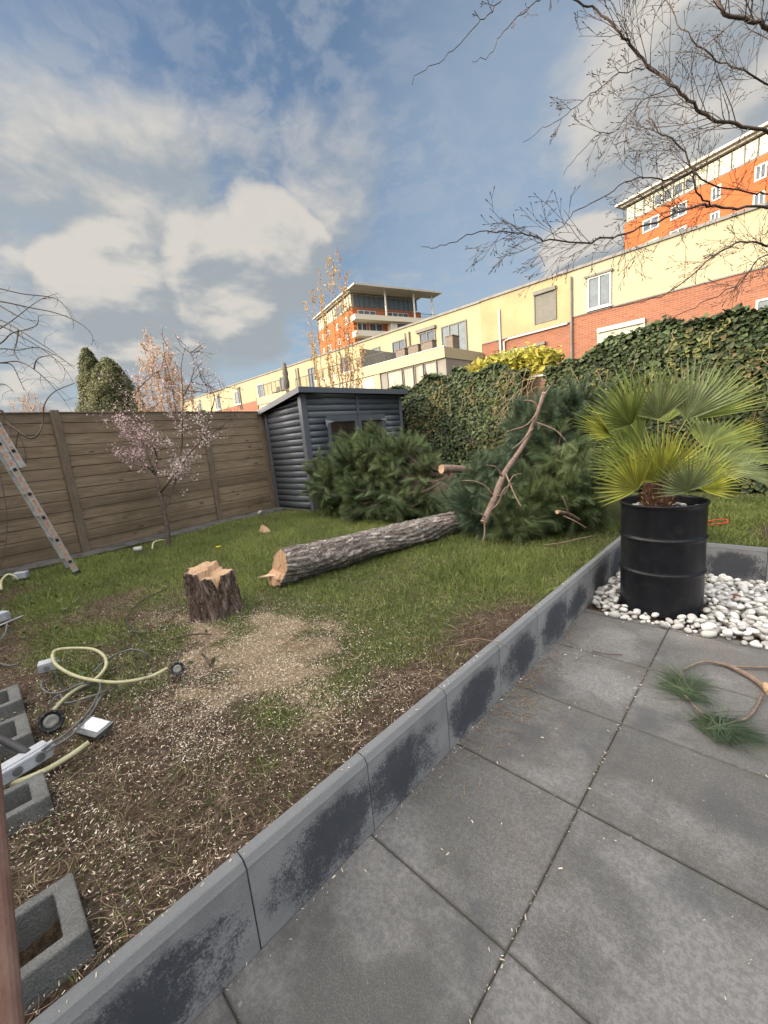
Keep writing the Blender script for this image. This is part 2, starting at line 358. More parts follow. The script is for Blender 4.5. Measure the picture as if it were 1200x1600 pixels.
M['splinter'] = mat('pale_splinter', (.72, .56, .40), (.66, .47, .32), 30, .8, .4, 90, stretch=(1, .2, 1))
M['branchbark'] = mat('young_pine_bark', (.27, .195, .155), (.17, .12, .095), 14, .85, .6, 50, .2, stretch=(1, 1, 1), dirt=((.36, .27, .22), 18, .6))
M['needle'] = mat('pine_needles', (.165, .215, .085), (.090, .135, .062), 2.0, .5, 0, spec=.35, isl=.35, trans=.18)
M['needle_b'] = mat('blueish_pine_needles', (.145, .200, .110), (.080, .128, .078), 2.0, .5, 0, spec=.4, isl=.35, trans=.18)
M['darktwig'] = mat('dark_twig', (.07, .05, .04), (.12, .09, .07), 20, .85)
M['beechbark'] = mat('dark_branch_bark', (.055, .046, .042), (.09, .075, .065), 12, .8, .4, 60, dirt=((.14, .10, .07), 5, .5))
M['beechtwig'] = mat('fine_branch_bark', (.062, .048, .043), (.10, .075, .06), 12, .75)
M['willow'] = mat('curly_willow_bark', (.10, .085, .07), (.16, .13, .10), 12, .75)
M['saplingbark'] = mat('plum_bark', (.075, .055, .048), (.14, .11, .09), 16, .8, .5, 60)
M['blossom'] = mat('pink_blossom', (.78, .62, .63), (.70, .48, .52), 5, .7, isl=.25, trans=.3)
M['blossom_w'] = mat('white_blossom', (.74, .72, .62), (.6, .62, .48), 5, .7, isl=.2, trans=.3)
M['bud_far'] = mat('pink_bud_leaves', (.50, .37, .29), (.38, .27, .20), .6, .8, isl=.3, trans=.3)
M['bud_gold'] = mat('golden_bud_leaves', (.46, .30, .11), (.38, .22, .08), .6, .8, isl=.3, trans=.3)
M['fartwig'] = mat('tan_twig', (.30, .19, .12), (.22, .14, .09), 4, .85)
M['thuja'] = mat('conifer_scale_leaves', (.15, .15, .07), (.10, .11, .055), 1.2, .8, isl=.4, trans=.2)
M['ivy'] = mat('ivy_leaves', (.066, .088, .040), (.042, .062, .028), 1.5, .55, 0, spec=.25, isl=.6, trans=.12)
M['ivy_pale'] = mat('pale_ivy_leaves', (.16, .17, .06), (.14, .11, .055), 2.5, .6, 0, spec=.2, isl=.4, trans=.2)
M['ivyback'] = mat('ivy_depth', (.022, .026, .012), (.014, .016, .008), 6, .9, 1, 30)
M['ivy_stem'] = mat('dry_ivy_stems', (.30, .24, .14), (.20, .16, .10), 8, .85)
M['laurel'] = mat('yellow_green_leaves', (.42, .37, .06), (.26, .27, .05), 1.5, .5, isl=.35, trans=.3)
M['palm'] = mat('fan_palm_leaf', (.275, .32, .078), (.19, .24, .06), 3, .5, 0, spec=.4, isl=.28, trans=.28)
M['palm_y'] = mat('yellow_fan_palm_leaf', (.37, .37, .055), (.27, .30, .045), 3, .5, 0, spec=.4, isl=.25, trans=.3)
M['palm_g'] = mat('grey_green_palm_leaf', (.25, .29, .12), (.18, .22, .09), 3, .5, 0, spec=.4, isl=.25, trans=.25)
M['petiole'] = mat('palm_stalk', (.22, .24, .06), (.26, .22, .07), 8, .6)
M['palmfibre'] = mat('palm_trunk_fibre', (.15, .075, .045), (.09, .045, .03), 30, .9, 1, 90)
M['palmstub'] = mat('cut_stalk_stub', (.50, .38, .22), (.36, .24, .12), 20, .8)
M['ladder'] = mat('ladder_aluminium', (.55, .53, .50), (.42, .40, .38), 20, .45, metal=.35, dirt=((.3, .27, .24), 10, .5))
M['ladder_o'] = mat('ladder_orange_label', (.50, .20, .12), (.55, .38, .28), 40, .6)
M['blackplastic'] = mat('black_plastic', (.018, .018, .02), (.03, .03, .032), 12, .5, dirt=((.08, .07, .06), 20, .5))
M['greymetal'] = mat('grey_plastic', (.48, .50, .54), (.40, .42, .46), 12, .5, dirt=((.15, .13, .11), 16, .5))
M['conduit'] = mat('cream_conduit', (.52, .50, .30), (.44, .42, .26), 12, .5, dirt=((.15, .13, .09), 20, .6))
M['cable'] = mat('grey_cable', (.17, .18, .19), (.13, .135, .14), 12, .5, dirt=((.08, .07, .05), 20, .5))
M['darkcable'] = mat('dark_cable', (.03, .033, .03), (.06, .065, .05), 12, .5)
M['hose'] = mat('dark_hose', (.045, .045, .05), (.07, .07, .075), 12, .6)
M['lens'] = mat('frosted_lens', (.27, .27, .24), (.20, .20, .18), 40, .35, .3, 90)
M['panelwhite'] = mat('flood_panel', (.72, .76, .80), (.60, .64, .68), 8, .2, dirt=((.35, .35, .34), 25, .5))
M['redplastic'] = mat('red_cord', (.60, .06, .03), (.5, .05, .03), 10, .5)
M['rustwood'] = mat('brown_handle', (.17, .095, .075), (.24, .15, .12), 6, .7, .3, 40, stretch=(3, 3, 1))
M['cream'] = mat('cream_render', (.32, .28, .18), (.285, .25, .16), .4, .9, .1, 20, extra=stain_extra)
M['cream_clean'] = mat('clean_cream_render', (.325, .29, .195), (.31, .275, .185), .3, .9, .05, 20)
M['ochre'] = mat('ochre_render', (.31, .255, .15), (.265, .21, .12), .5, .9, .1, 20, extra=stain_extra)
M['brick'] = mat('red_brick', (.35, .13, .07), (.30, .10, .055), .5, .9, extra=brick_extra(0))
M['cap'] = mat('dark_roof_edge', (.12, .115, .11), (.16, .155, .15), 2, .6)
M['whitepaint'] = mat('white_frame', (.52, .51, .47), (.47, .46, .42), 3, .5)
M['greypaint'] = mat('grey_shutter', (.13, .125, .11), (.11, .107, .095), 3, .6)
M['creamshutter'] = mat('cream_shutter', (.46, .43, .33), (.42, .39, .30), 2, .6)
M['curtain'] = mat('curtain_behind_glass', (.40, .36, .30), (.22, .19, .16), 6, .8, stretch=(1, 1, .06))
M['greycladding'] = mat('grey_cladding', (.20, .19, .175), (.175, .165, .15), 1, .8)
M['railing'] = mat('dark_railing', (.06, .06, .058), (.08, .08, .078), 3, .5)
M['wicker'] = mat('wicker_planter', (.16, .13, .11), (.12, .10, .085), 8, .85, .5, 30)
M['orange'] = mat('orange_brick', (.34, .095, .032), (.30, .082, .028), .4, .9, .2, 8)
M['orangeshade'] = M['orange']
M['towercream'] = mat('tower_cream_render', (.56, .52, .42), (.52, .48, .39), .2, .9)
M['towerroof'] = mat('tower_roof_grey', (.40, .38, .34), (.36, .34, .30), .2, .8)
M['yellowpanel'] = mat('tower_yellow_panel', (.38, .37, .28), (.34, .33, .25), .2, .4)
M['parasol'] = mat('closed_parasol_cloth', (.12, .11, .09), (.08, .07, .06), 4, .9)
M['oldwood'] = mat('old_fence_wood', (.18, .12, .08), (.13, .085, .06), 4, .85, .4, 40, stretch=(1, 1, 8))
M['grass'] = mat('grass_blades', (.245, .285, .085), (.160, .205, .060), 1.4, .5, 0, spec=.3, isl=.40, trans=.22)
M['straw'] = mat('dead_straw', (.30, .225, .15), (.18, .125, .085), 6, .8, isl=.4)
M['chip'] = mat('wood_chips', (.84, .76, .64), (.68, .57, .43), 6, .8, isl=.25)
M['weed'] = mat('weed_leaves', (.075, .11, .045), (.10, .12, .05), 3, .6, isl=.4, trans=.2)
M['flower'] = mat('yellow_petals', (.7, .6, .04), (.6, .5, .03), 9, .6)

# ------------------------------------------------------------------ ground and lawn
LZ = .295
S_ = bpy.data.objects
def struct(o): o['kind'] = 'structure'; return o
g = MB(); g.add([(-1500, -1500, -.06), (1500, -1500, -.06), (1500, 1500, -.06), (-1500, 1500, -.06)], [(0, 1, 2, 3)])
M['ground'] = mat('far_ground', (.07, .08, .04), (.10, .09, .06), .05, .95)
struct(g.build('ground', M['ground']))

def masks(x, y):
    """dirt, sawdust, lush weights of the lawn in world metres"""
    x = np.asarray(x, float); y = np.asarray(y, float); n = fbm(x+3, y+9, 1.9); n2 = fbm(x+13, y+1, 5.0)
    dirt = 1.05*np.exp(-((x+1.45)/1.05)**2-((y-.05)/.85)**2)
    dirt = np.maximum(dirt, .95*np.exp(-((x+1.2)/.34)**2)*np.clip((2.9-y)/1.6, 0, 1))
    dirt = np.maximum(dirt, .70*np.exp(-((x+2.2)/1.0)**2-((y-.95)/.6)**2))
    dirt = np.maximum(dirt, 1.0*np.clip((.42-y+(x+2)*.0)/.5, 0, 1))
    dirt = np.maximum(dirt, .9*np.exp(-((x+5.4)/1.1)**2-((y+.15)/.55)**2))
    dirt = np.maximum(dirt, .62*np.exp(-((x+3.9)/1.3)**2-((y-.7)/.5)**2))
    dirt = np.maximum(dirt, .75*np.exp(-((x+1.25)/.3)**2-((y-2.4)/.4)**2))
    dirt = np.maximum(dirt, .8*np.exp(-((x-.1)/.5)**2-((y-5.4)/.45)**2))
    dirt = np.maximum(dirt, .6*np.clip((y-6.5)/1.0, 0, 1)*(x > -1.5))
    dirt = np.clip(dirt+(n-.5)*.95+(n2-.5)*.45, 0, 1)
    saw = 1.0*np.exp(-((x+2.45)/.55)**2-((y-1.18)/.42)**2)+.55*np.exp(-((x+1.95)/.7)**2-((y-.95)/.5)**2)+.5*np.exp(-((x+3.35)/.3)**2-((y-.95)/.25)**2)
    saw = np.clip(saw+(n2-.5)*1.7*np.clip(saw*2, 0, 1), 0, 1)
    lush = np.clip((1-dirt)*(.25+1.05*fbm(x, y+4, 1.6)), 0, 1)*(1-.85*saw)
    return dirt, saw, lush
BLK = ((-1.399, -1.182), (-1.983, -1.805), (-2.557, -2.326), (-2.95, -2.724))
def inblock(x, y):
    k = np.zeros(np.shape(x), bool)
    for a, b in BLK: k |= (x > a) & (x < b) & (y < .015) & (y > -.39)
    return k
def lawn_h(x, y):
    x = np.asarray(x, float); y = np.asarray(y, float); dip = 0
    for a, b in BLK:
        dip = dip+.17*np.clip(np.minimum(x-a-.03, b-.03-x)/.04, 0, 1)*np.clip(np.minimum(.0-.03-y, y+.36)/.03, 0, 1)
    return lawn_h0(x, y)-dip
def lawn_h0(x, y): return LZ + .030*(fbm(x, y, 2.3)-.5) + .016*(fbm(x+7, y, 9)-.5) + .022*np.exp(-((y+.12)/.22)**2)*np.clip((-1.15-x)/.12, 0, 1)*np.clip((x+3.4)/.4, 0, 1)

def lawn_mat():
    m = bpy.data.materials.new('lawn_earth'); m.use_nodes = True; t = m.node_tree; t.nodes.clear(); T = NT(t)
    a = T.n('ShaderNodeAttribute', attribute_name='zones'); s = T.n('ShaderNodeSeparateColor', _0=a.outputs[0])
    tc = T.n('ShaderNodeTexCoord').outputs['Object']
    n = T.noise(tc, 14, 8, .7); f = T.noise(tc, 60, 5, .7)
    soil = T.mix(T.ramp(f, .35, .65, 0, 1), (.046, .032, .024), (.112, .080, .058))
    soil = T.mix(T.ramp(n, .5, .68, 0, .6), soil, (.17, .135, .10))
    turf = T.mix(T.ramp(f, .35, .65, 0, 1), (.050, .060, .022), (.095, .105, .042))
    turf = T.mix(T.ramp(n, .52, .72, 0, .5), turf, (.10, .080, .042))
    c = T.mix(T.ramp(s.outputs[0], .2, .7, 0, 1), turf, soil)
    c = T.mix(T.math('MULTIPLY', T.ramp(T.math('ADD', s.outputs[1], T.math('MULTIPLY', T.math('SUBTRACT', f, .5), 1.4)), .45, 1.0, 0, 1), .62), c, (.42, .32, .21))
    b = T.n('ShaderNodeBsdfPrincipled', _Roughness=.95); b.inputs['Specular IOR Level'].default_value = .1
    T.l(c, b.inputs['Base Color']); bn = T.n('ShaderNodeBump', _Strength=.9, _Distance=.03, _Height=T.math('ADD', n, T.math('MULTIPLY', f, .6))); T.l(bn.outputs[0], b.inputs['Normal'])
    o = T.n('ShaderNodeOutputMaterial'); T.l(b.outputs[0], o.inputs[0]); return m
M['lawn'] = lawn_mat()
def lawn_sheet(name, x0, x1, y0, y1, st=.045):
    nx, ny = int((x1-x0)/st)+1, int((y1-y0)/st)+1
    X, Y = np.meshgrid(np.linspace(x0, x1, nx), np.linspace(y0, y1, ny), indexing='ij')
    Z = lawn_h(X, Y); P = np.stack([X, Y, Z], -1).reshape(-1, 3)
    i = np.arange((nx-1)*(ny-1)); ii, jj = i//(ny-1), i % (ny-1); a = ii*ny+jj
    F = np.stack([a, a+ny, a+ny+1, a+1], -1)
    o = npmesh(name, P[None], 1, M['lawn'], None, True, F.tolist())
    d, s, l = masks(P[:, 0], P[:, 1]); at = o.data.color_attributes.new('zones', 'FLOAT_COLOR', 'POINT')
    at.data.foreach_set('color', np.stack([d, s, l, np.ones_like(d)], -1).astype(np.float32).ravel())
    return struct(o)
lawn_sheet('lawn', -8.2, -1.135, -3.2, 8.2)
lawn_sheet('lawn', -1.135, 4.0, 4.615, 8.2)

# patio: tile faces with real joints over a dark bed
g = MB(); g.add([(-1.12, -3.6, -.007), (5, -3.6, -.007), (5, 4.7, -.007), (-1.12, 4.7, -.007)], [(0, 1, 2, 3)])
struct(g.build('patio_bed', M['joint']))
g = MB(); J = .0019
for i in range(-1, 9):
    for j in range(-8, 5):
        x0, x1 = -.5+.6*i, -.5+.6*(i+1); y0, y1 = .853+.61*j, .853+.61*(j+1)
        x0c = max(x0+J, -1.078); y1c = min(y1-J, 3.36)
        if y0+J >= y1c: continue
        dz = random.uniform(-.0012, .0012)
        b = .003
        g.add([(x0c, y0+J, -.03), (x1-J, y0+J, -.03), (x1-J, y1c, -.03), (x0c, y1c, -.03), (x0c, y0+J, dz-b), (x1-J, y0+J, dz-b), (x1-J, y1c, dz-b), (x0c, y1c, dz-b),
               (x0c+b, y0+J+b, dz), (x1-J-b, y0+J+b, dz), (x1-J-b, y1c-b, dz), (x0c+b, y1c-b, dz)],
              [(0, 1, 5, 4), (1, 2, 6, 5), (2, 3, 7, 6), (3, 0, 4, 7), (4, 5, 9, 8), (5, 6, 10, 9), (6, 7, 11, 10), (7, 4, 8, 11), (8, 9, 10, 11)])
struct(g.build('patio', M['tile']))

# retaining walls of L-shaped concrete elements
def wall_profile():   # (offset from the face, z)
    return [(0, -.05), (0, .300), (-.015, .3215), (-.020, .324), (-.053, .324), (-.056, .321), (-.056, -.05)]
wt = thing('retaining_wall', 'long low grey concrete retaining wall between the lawn and the tiled patio', 'retaining wall', (-1.08, .375, 0), 'concrete edging round the patio')
js = [-2.695, -2.18, -1.665, -1.15, -.635, -.135, .371, .877, 1.405, 1.925, 2.44, 2.955, 3.47, 3.99, 4.61]
for a, b in zip(js[:-1], js[1:]):
    pr = wall_profile(); n = len(pr)
    g = MB(); dx = random.uniform(-.0015, .0015)
    g.add([(-1.08+dx+p, y, z) for y in (a+.002, b-.002) for p, z in pr], [tuple(range(n)), tuple(range(2*n-1, n-1, -1))]+[(i, i+n, (i+1) % n+n, (i+1) % n) for i in range(n)])
    o = bpy.data.objects.new('wall_element', None)
    me = bpy.data.meshes.new('wall_element'); me.from_pydata([tuple(Vector(v)-Vector((-1.08, a, 0))) for v in g.v], [], g.f); me.materials.append(M['wall'])
    o = bpy.data.objects.new('wall_element', me); COL.objects.link(o); o.parent = wt; o.location = (0, a-.375, 0)
    bv = o.modifiers.new('b', 'BEVEL'); bv.width = .0025; bv.segments = 2
wr = thing('retaining_wall', 'low grey concrete retaining wall behind the black drum and white pebbles', 'retaining wall', (-1.07, 4.56, 0), 'concrete edging round the patio')
xs = [-1.078, -.52, -.02, .49, 1.0, 1.51, 2.02, 2.53]
for a, b in zip(xs[:-1], xs[1:]):
    pr = wall_profile(); n = len(pr); g = MB()
    g.add([(x-a, -p, z) for x in (a+.002, b-.002) for p, z in pr], [tuple(range(n))[::-1], tuple(range(n, 2*n))]+[(i, (i+1) % n, (i+1) % n+n, i+n) for i in range(n)])
    me = bpy.data.meshes.new('wall_element'); me.from_pydata(g.v, [], g.f); me.materials.append(M['wallx'])
    o = bpy.data.objects.new('wall_element', me); COL.objects.link(o); o.parent = wr; o.location = (a+1.07, 0, 0)
    bv = o.modifiers.new('b', 'BEVEL'); bv.width = .0025; bv.segments = 2

# concrete strip along the fence
g = MB()
fx = lambda y: np.interp(y, [-3.2, -.9, 1.05, 3.16, 4.39, 8.0], [-7.02, -7.02, -7.12, -7.38, -7.53, -7.6])
ys = np.linspace(-3.2, 4.38, 60)
g.add([(fx(y)+.01, y, .335) for y in ys]+[(fx(y)+.46-.10*(y > 2.2)+.05*(random.random()-.5), y, .335+.004*random.random()) for y in ys]+[(fx(y)+.42, y, .22) for y in ys],
      [(i, i+60, i+61, i+1) for i in range(59)]+[(i+60, i+120, i+121, i+61) for i in range(59)])
struct(g.build('concrete_path', M['strip']))

# pebble bed
g = MB(); g.add([(-1.08, 3.36, -.004), (5, 3.36, -.004), (5, 4.56, -.004), (-1.08, 4.56, -.004)], [(0, 1, 2, 3)])
struct(g.build('planting_bed', M['soil']))
DC = Vector((-.628, 3.714, 0))
def pebbles():
    import bmesh
    bm = bmesh.new(); bmesh.ops.create_icosphere(bm, subdivisions=2, radius=1); vs = np.array([v.co[:] for v in bm.verts]); fs = [[v.index for v in f.verts] for f in bm.faces]; bm.free()
    P, Sz = [], []
    grid = {}
    for layer, cnt in ((0, 900), (1, 800)):
        tries = 0; got = 0
        while got < cnt and tries < cnt*60:
            tries += 1
            x = random.uniform(-1.05, 1.9); y = random.uniform(3.31 if x > -.95 else 3.40, 4.53)
            s = random.choice([.017, .021, .025, .029, .034]) * random.uniform(.85, 1.2)
            if x > .75 and random.random() < .7: continue
            if (x-DC.x)**2+(y-DC.y)**2 < (.292+s*.9)**2: continue
            if y < 3.36 + .03*math.sin(x*9) and layer == 1: continue
            ok = True; ci, cj = int(x/.08), int(y/.08)
            for di in (-1, 0, 1):
                for dj in (-1, 0, 1):
                    for q in grid.get((layer, ci+di, cj+dj), ()):
                        if (q[0]-x)**2+(q[1]-y)**2 < ((q[2]+s)*.82)**2: ok = False; break
            if not ok: continue
            grid.setdefault((layer, ci, cj), []).append((x, y, s)); got += 1
            P.append((x, y, s*.45+layer*.032+.03*math.exp(-((y-3.9)/.35)**2)*layer)); Sz.append(s)
    P = np.array(P); Sz = np.array(Sz); N = len(P)
    d = rng.normal(size=(N, 3)); d[:, 2] *= .18; A, D, B = frames(d, np.tile([0, 0, 1.], (N, 1))+rng.normal(size=(N, 3))*.22)
    sc = np.stack([Sz*rng.uniform(.75, 1.0, N), Sz*rng.uniform(1.0, 1.45, N), Sz*rng.uniform(.55, .8, N)], -1)
    lump = 1+.10*np.sin(vs[None]@rng.normal(size=(N, 3, 1))*1.6+rng.uniform(0, 6, (N, 1, 1)))
    L = vs[None]*sc[:, None]*lump
    V = P[:, None]+L[..., 0:1]*A[:, None]+L[..., 1:2]*D[:, None]+L[..., 2:3]*B[:, None]
    o = npmesh('white_pebbles', V, 1, M['white_pebble'], None, True, fs)
    tag(o, 'bed of white rounded pebbles around the foot of the black drum', 'pebbles', None, 'stuff')
    return vs, fs
PEBV, PEBF = pebbles()
p = atz(1150, 932, .07)
V = PEBV*np.array([.034, .03, .022])+np.array(p); o = npmesh('stone', V[None], 1, M['red_stone'], None, True, PEBF)
tag(o, 'single reddish brown stone lying among the white pebbles', 'stone')

# ------------------------------------------------------------------ grass, straw, chips
def lawn_points(n, x0, x1, y0, y1): 
    x = rng.uniform(x0, x1, n); y = rng.uniform(y0, y1, n); return x, y
def blades(name, n, rect, wfun, h, w, m, label, lean=.5, seg=True):
    x, y = lawn_points(n, *rect); d, s, l = masks(x, y); k = (wfun(d, s, l, x, y) > rng.random(n)) & ~inblock(x, y); x, y, l = x[k], y[k], l[k]
    ok = ~((x > -1.145) & (y < 4.62)); ok &= ~((x < fx(y)+.40)); x, y, l = x[ok], y[ok], l[ok]; N = len(x)
    P = np.stack([x, y, lawn_h(x, y)-.004], -1)
    up = np.stack([rng.normal(0, lean, N), rng.normal(0, lean, N), np.ones(N)], -1)
    A, D, B = frames(up)
    sh = np.array([[-w/2, 0, 0], [w/2, 0, 0], [-w*.36, h*.55, h*.10], [w*.36, h*.55, h*.10], [0, h, h*.38]])
    S = (.45+.75*rng.random(N))*(.6+.6*l)
    V = place(sh, P, A, D, B, S)
    o = npmesh(name, V[:, [0, 1, 2, 3, 4, 4]][:, :5], 1, m, None, False, [[0, 1, 3], [0, 3, 2], [2, 3, 4]])
    tag(o, label[0], label[1], None, 'stuff'); return o
blades('grass', 330000, (-7.0, -1.14, .0, 5.2), lambda d, s, l, x, y: np.clip(l*1.15-.12, 0, 1)*np.where(y > 4.2, .6, 1), .062, .0042, M['grass'], ('short green grass of the lawn round the log and stump', 'grass'), .55)
blades('grass', 90000, (-1.14, 1.2, 4.62, 7.9), lambda d, s, l, x, y: np.clip(l*1.0-.1, 0, 1), .05, .006, M['grass'], ('patchy green grass on the lawn behind the black drum', 'grass'), .55)
blades('grass', 120000, (-6.8, -1.14, -.6, 1.8), lambda d, s, l, x, y: .60*(1-s)*(fbm(x, y, 3) > .42), .045, .004, M['grass'], ('thin sparse grass growing through the bare soil beside the cables', 'grass'), .9)

def strands(name, n, rect, wfun, L, w, m, label):
    x, y = lawn_points(n, *rect); d, s, l = masks(x, y); k = (wfun(d, s, l, x, y) > rng.random(n)) & ~inblock(x, y); x, y = x[k], y[k]
    ok = ~((x > -1.145) & (y < 4.62)); ok &= ~((x < fx(y)+.3)); x, y = x[ok], y[ok]; N = len(x)
    P = np.stack([x, y, lawn_h(x, y)+rng.uniform(.002, .028, N)], -1)
    d = rng.normal(size=(N, 3)); d[:, 2] *= .12; A, D, B = frames(d, np.tile([0, 0, 1.], (N, 1))+rng.normal(size=(N, 3))*.2)
    ts = np.linspace(-.5, .5, 5); sh = []
    for t in ts: sh += [[-w/2*(1-abs(t)), t*L, 0], [w/2*(1-abs(t)), t*L, 0]]
    sh = np.array(sh); V = place(sh, P, A, D, B, rng.uniform(.35, 1.25, N))
    bend = (rng.normal(0, .13, N)*L)[:, None]*(4*np.repeat(ts, 2)**2)[None]
    V = V + bend[..., None]*A[:, None]
    V[..., 2] = np.maximum(V[..., 2], lawn_h0(V[..., 0], V[..., 1])+.002)
    o = npmesh(name, V, 1, m, None, False, [[2*i, 2*i+1, 2*i+3, 2*i+2] for i in range(4)]); tag(o, label[0], label[1], None, 'stuff')
inn = lambda x, y: 1
strands('straw', 44000, (-4.8, -1.14, -1.0, 3.0), lambda d, s, l, x, y: np.clip(d*1.1-.15, 0, 1)*(.15+.85*(fbm(x+2, y+5, 3.2) > .47)), .075, .0017, M['straw'], ('dry brown needles and dead grass scattered over the bare soil', 'dead needles'))
strands('straw', 16000, (-7.0, -1.14, .8, 5.0), lambda d, s, l, x, y: .5+0*x, .10, .003, M['straw'], ('thin dry stalks scattered through the green lawn', 'dead stalks'))

def chips():
    parts = []
    x, y = lawn_points(170000, -4.6, -1.14, -.7, 2.6); d, s, l = masks(x, y)
    broad = .42*np.exp(-((x+1.8)/1.05)**2-((y-.5)/.85)**2)*(.4+1.2*(fbm(x, y, 4) > .5))
    k = (np.clip(s*.65+broad+.012, 0, 1) > rng.random(len(x))) & ~inblock(x, y); x, y = x[k], y[k]
    ok = ~((x > -1.14) & (y < 4.62)); x, y = x[ok], y[ok]; N = len(x)
    P = np.stack([x, y, lawn_h(x, y)+rng.uniform(.010, .030, N)], -1)
    return P
def chipmesh(name, P, m, label, s0=.0095):
    N = len(P); d = rng.normal(size=(N, 3)); d[:, 2] *= .35; A, D, B = frames(d, np.tile([0, 0, 1.], (N, 1))+rng.normal(size=(N, 3))*.45)
    sh = np.array([[-.20, -1.1, 0], [.30, -.7, 0], [.22, 1.2, .1], [-.26, .8, 0], [0, 0, .18]])*s0/2
    V = place(sh, P, A, D, B, np.clip(rng.lognormal(-.25, .5, N), .2, 1.8))
    o = npmesh(name, V, 1, m, None, False, [[0, 1, 4], [1, 2, 4], [2, 3, 4], [3, 0, 4]]); tag(o, label, 'wood chips', None, 'stuff')
chipmesh('wood_chips', chips(), M['chip'], 'pale wood chips and sawdust strewn over the soil around the stump', .0066)
n = 520; px = rng.uniform(-1.06, 1.2, n); py = rng.uniform(-.6, 3.3, n); k = rng.random(n) < np.clip(1.1-(px+1.06)*.4, .2, 1); px, py = px[k], py[k]
P1 = np.stack([px, py, np.full(len(px), .0045)], -1)
n = 160; P2 = np.stack([-1.077+np.abs(rng.normal(0, .02, n)), rng.uniform(-.3, 3.3, n), np.full(n, .0045)], -1)
n = 90; P3 = np.stack([-1.08-rng.uniform(.02, .05, n), rng.uniform(-.3, 3.3, n), np.full(n, .3275)], -1)
n = 260; jx = rng.choice([-.5, .1], n); P4 = np.stack([jx+rng.normal(0, .004, n), rng.uniform(-.2, 3.0, n), np.full(n, .004)], -1)
chipmesh('wood_chips', np.concatenate([P1, P2, P3, P4]), M['chip'], 'tiny pale wood chips sprinkled over the patio tiles', .0085)
# leafy litter along the wall foot on the patio
n = 500; P = np.stack([-1.0+np.abs(rng.normal(0, .12, n))-.06, 2.1+rng.normal(0, .45, n), np.full(n, .006)], -1); P = P[(P[:, 1] < 3.3)]
N = len(P); d = rng.normal(size=(N, 3)); d[:, 2] *= .05; A, D, B = frames(d, np.tile([0, 0, 1.], (N, 1)))
sh = np.array([[-.0012, -.02, 0], [.0012, -.02, 0], [.0012, .02, 0], [-.0012, .02, 0]]); V = place(sh, P, A, D, B, rng.uniform(.3, 1.3, N))
tag(npmesh('needle_litter', V, 1, M['straw'], None, False, [[0, 1, 2, 3]]), 'brown needle litter on the patio along the wall foot', 'litter', None, 'stuff')

def leaves_mesh(name, P, nrm, size, m, parent=None, shape='oval', jitter=.5):
    N = len(P); n = unit(nrm+rng.normal(size=(N, 3))*jitter); t = rng.normal(size=(N, 3)); t[:, 2] -= .6
    a = unit(np.cross(n, t)); d = np.cross(a, n)
    if shape == 'ivy': sh = np.array([[0, -.45, 0], [.5, -.35, .08], [.38, .1, .02], [0, .6, .08], [-.38, .1, .02], [-.5, -.35, .08], [0, 0, -.03]]); F = [[i, (i+1) % 6, 6] for i in range(6)]
    else: sh = np.array([[0, -.5, 0], [.26, 0, .05], [0, .5, 0], [-.26, 0, .05], [0, 0, -.02]]); F = [[i, (i+1) % 4, 4] for i in range(4)]
    V = place(sh, P, a, d, n, size*np.clip(rng.lognormal(-.08, .32, N), .45, 1.7))
    return npmesh(name, V, 1, m, parent, False, F)
# weeds among the cables
x, y = lawn_points(7000, -6.0, -1.2, -.2, 1.7); c = np.exp(-((x+2.75)/.45)**2-((y-.45)/.28)**2)+.55*np.exp(-((x+3.9)/1.2)**2-((y-.5)/.4)**2)*(fbm(x, y, 3) > .5)+.03
k = c*.5 > rng.random(len(x)); x, y = x[k], y[k]
P = np.stack([x, y, lawn_h(x, y)+rng.uniform(.01, .05, len(x))], -1)
tag(leaves_mesh('ground_ivy', P, np.tile([0, 0, 1.], (len(P), 1)), .036, M['weed']), 'small leafy weeds creeping over the soil around the cables', 'weeds', None, 'stuff')

# ------------------------------------------------------------------ fence on the left
ft = thing('wooden_fence', 'tall brown board fence with horizontal planks along the left side of the lawn', 'fence', (-7.12, 1.05, .3))
fp_ = [(-7.02, -3.15), (-7.02, -1.05), (-7.09, 1.05), (-7.37, 3.16), (-7.53, 4.39), (-7.58, 6.4), (-7.62, 8.05)]
FT = 2.27
for (x0, y0), (x1, y1) in zip(fp_[:-1], fp_[1:]):
    L = math.hypot(x1-x0, y1-y0); ang = math.atan2(y1-y0, x1-x0)
    Mx = Matrix.Translation((x0, y0, 0)) @ Matrix.Rotation(ang, 4, 'Z')
    g = MB(); z = .34; k = 0
    while z < FT-.02:
        h = min(.148, FT-z); t = random.uniform(-.003, .003)
        g.prism([(0.03, -.016+t), (L-.03, -.016+t), (L-.03, .012+t), (.03, .012+t)], z, z+h-.006, Mx); z += .150; k += 1
    gg = g.build('fence_panel', M['fence'], ft, bevel=.003)
    g2 = MB(); g2.box(.02, L-.02, -.003, .003, .3, FT-.03, Mx); g2.build('backing', M['oldwood'], gg)
    g = MB(); g.box(.03, L-.03, -.03, .02, FT-.004, FT+.014, Mx); g.build('top_rail', M['post'], ft, bevel=.003)
    g = MB(); g.box(.03, L-.03, -.028, .018, .2, .337, Mx); g.build('gravel_board', M['strip'], ft, bevel=.004)
for i, (x, y) in enumerate(fp_):
    if i >= 5: continue
    a, b = fp_[max(i-1, 0)], fp_[min(i+1, len(fp_)-1)]; ang = math.atan2(b[1]-a[1], b[0]-a[0])
    Mx = Matrix.Translation((x, y, 0)) @ Matrix.Rotation(ang+random.uniform(-.02, .02), 4, 'Z')
    g = MB(); g.box(-.05, .05, -.062, .045, .2, FT+.035, Mx); g.build('fence_post', M['post'], ft, bevel=.008)

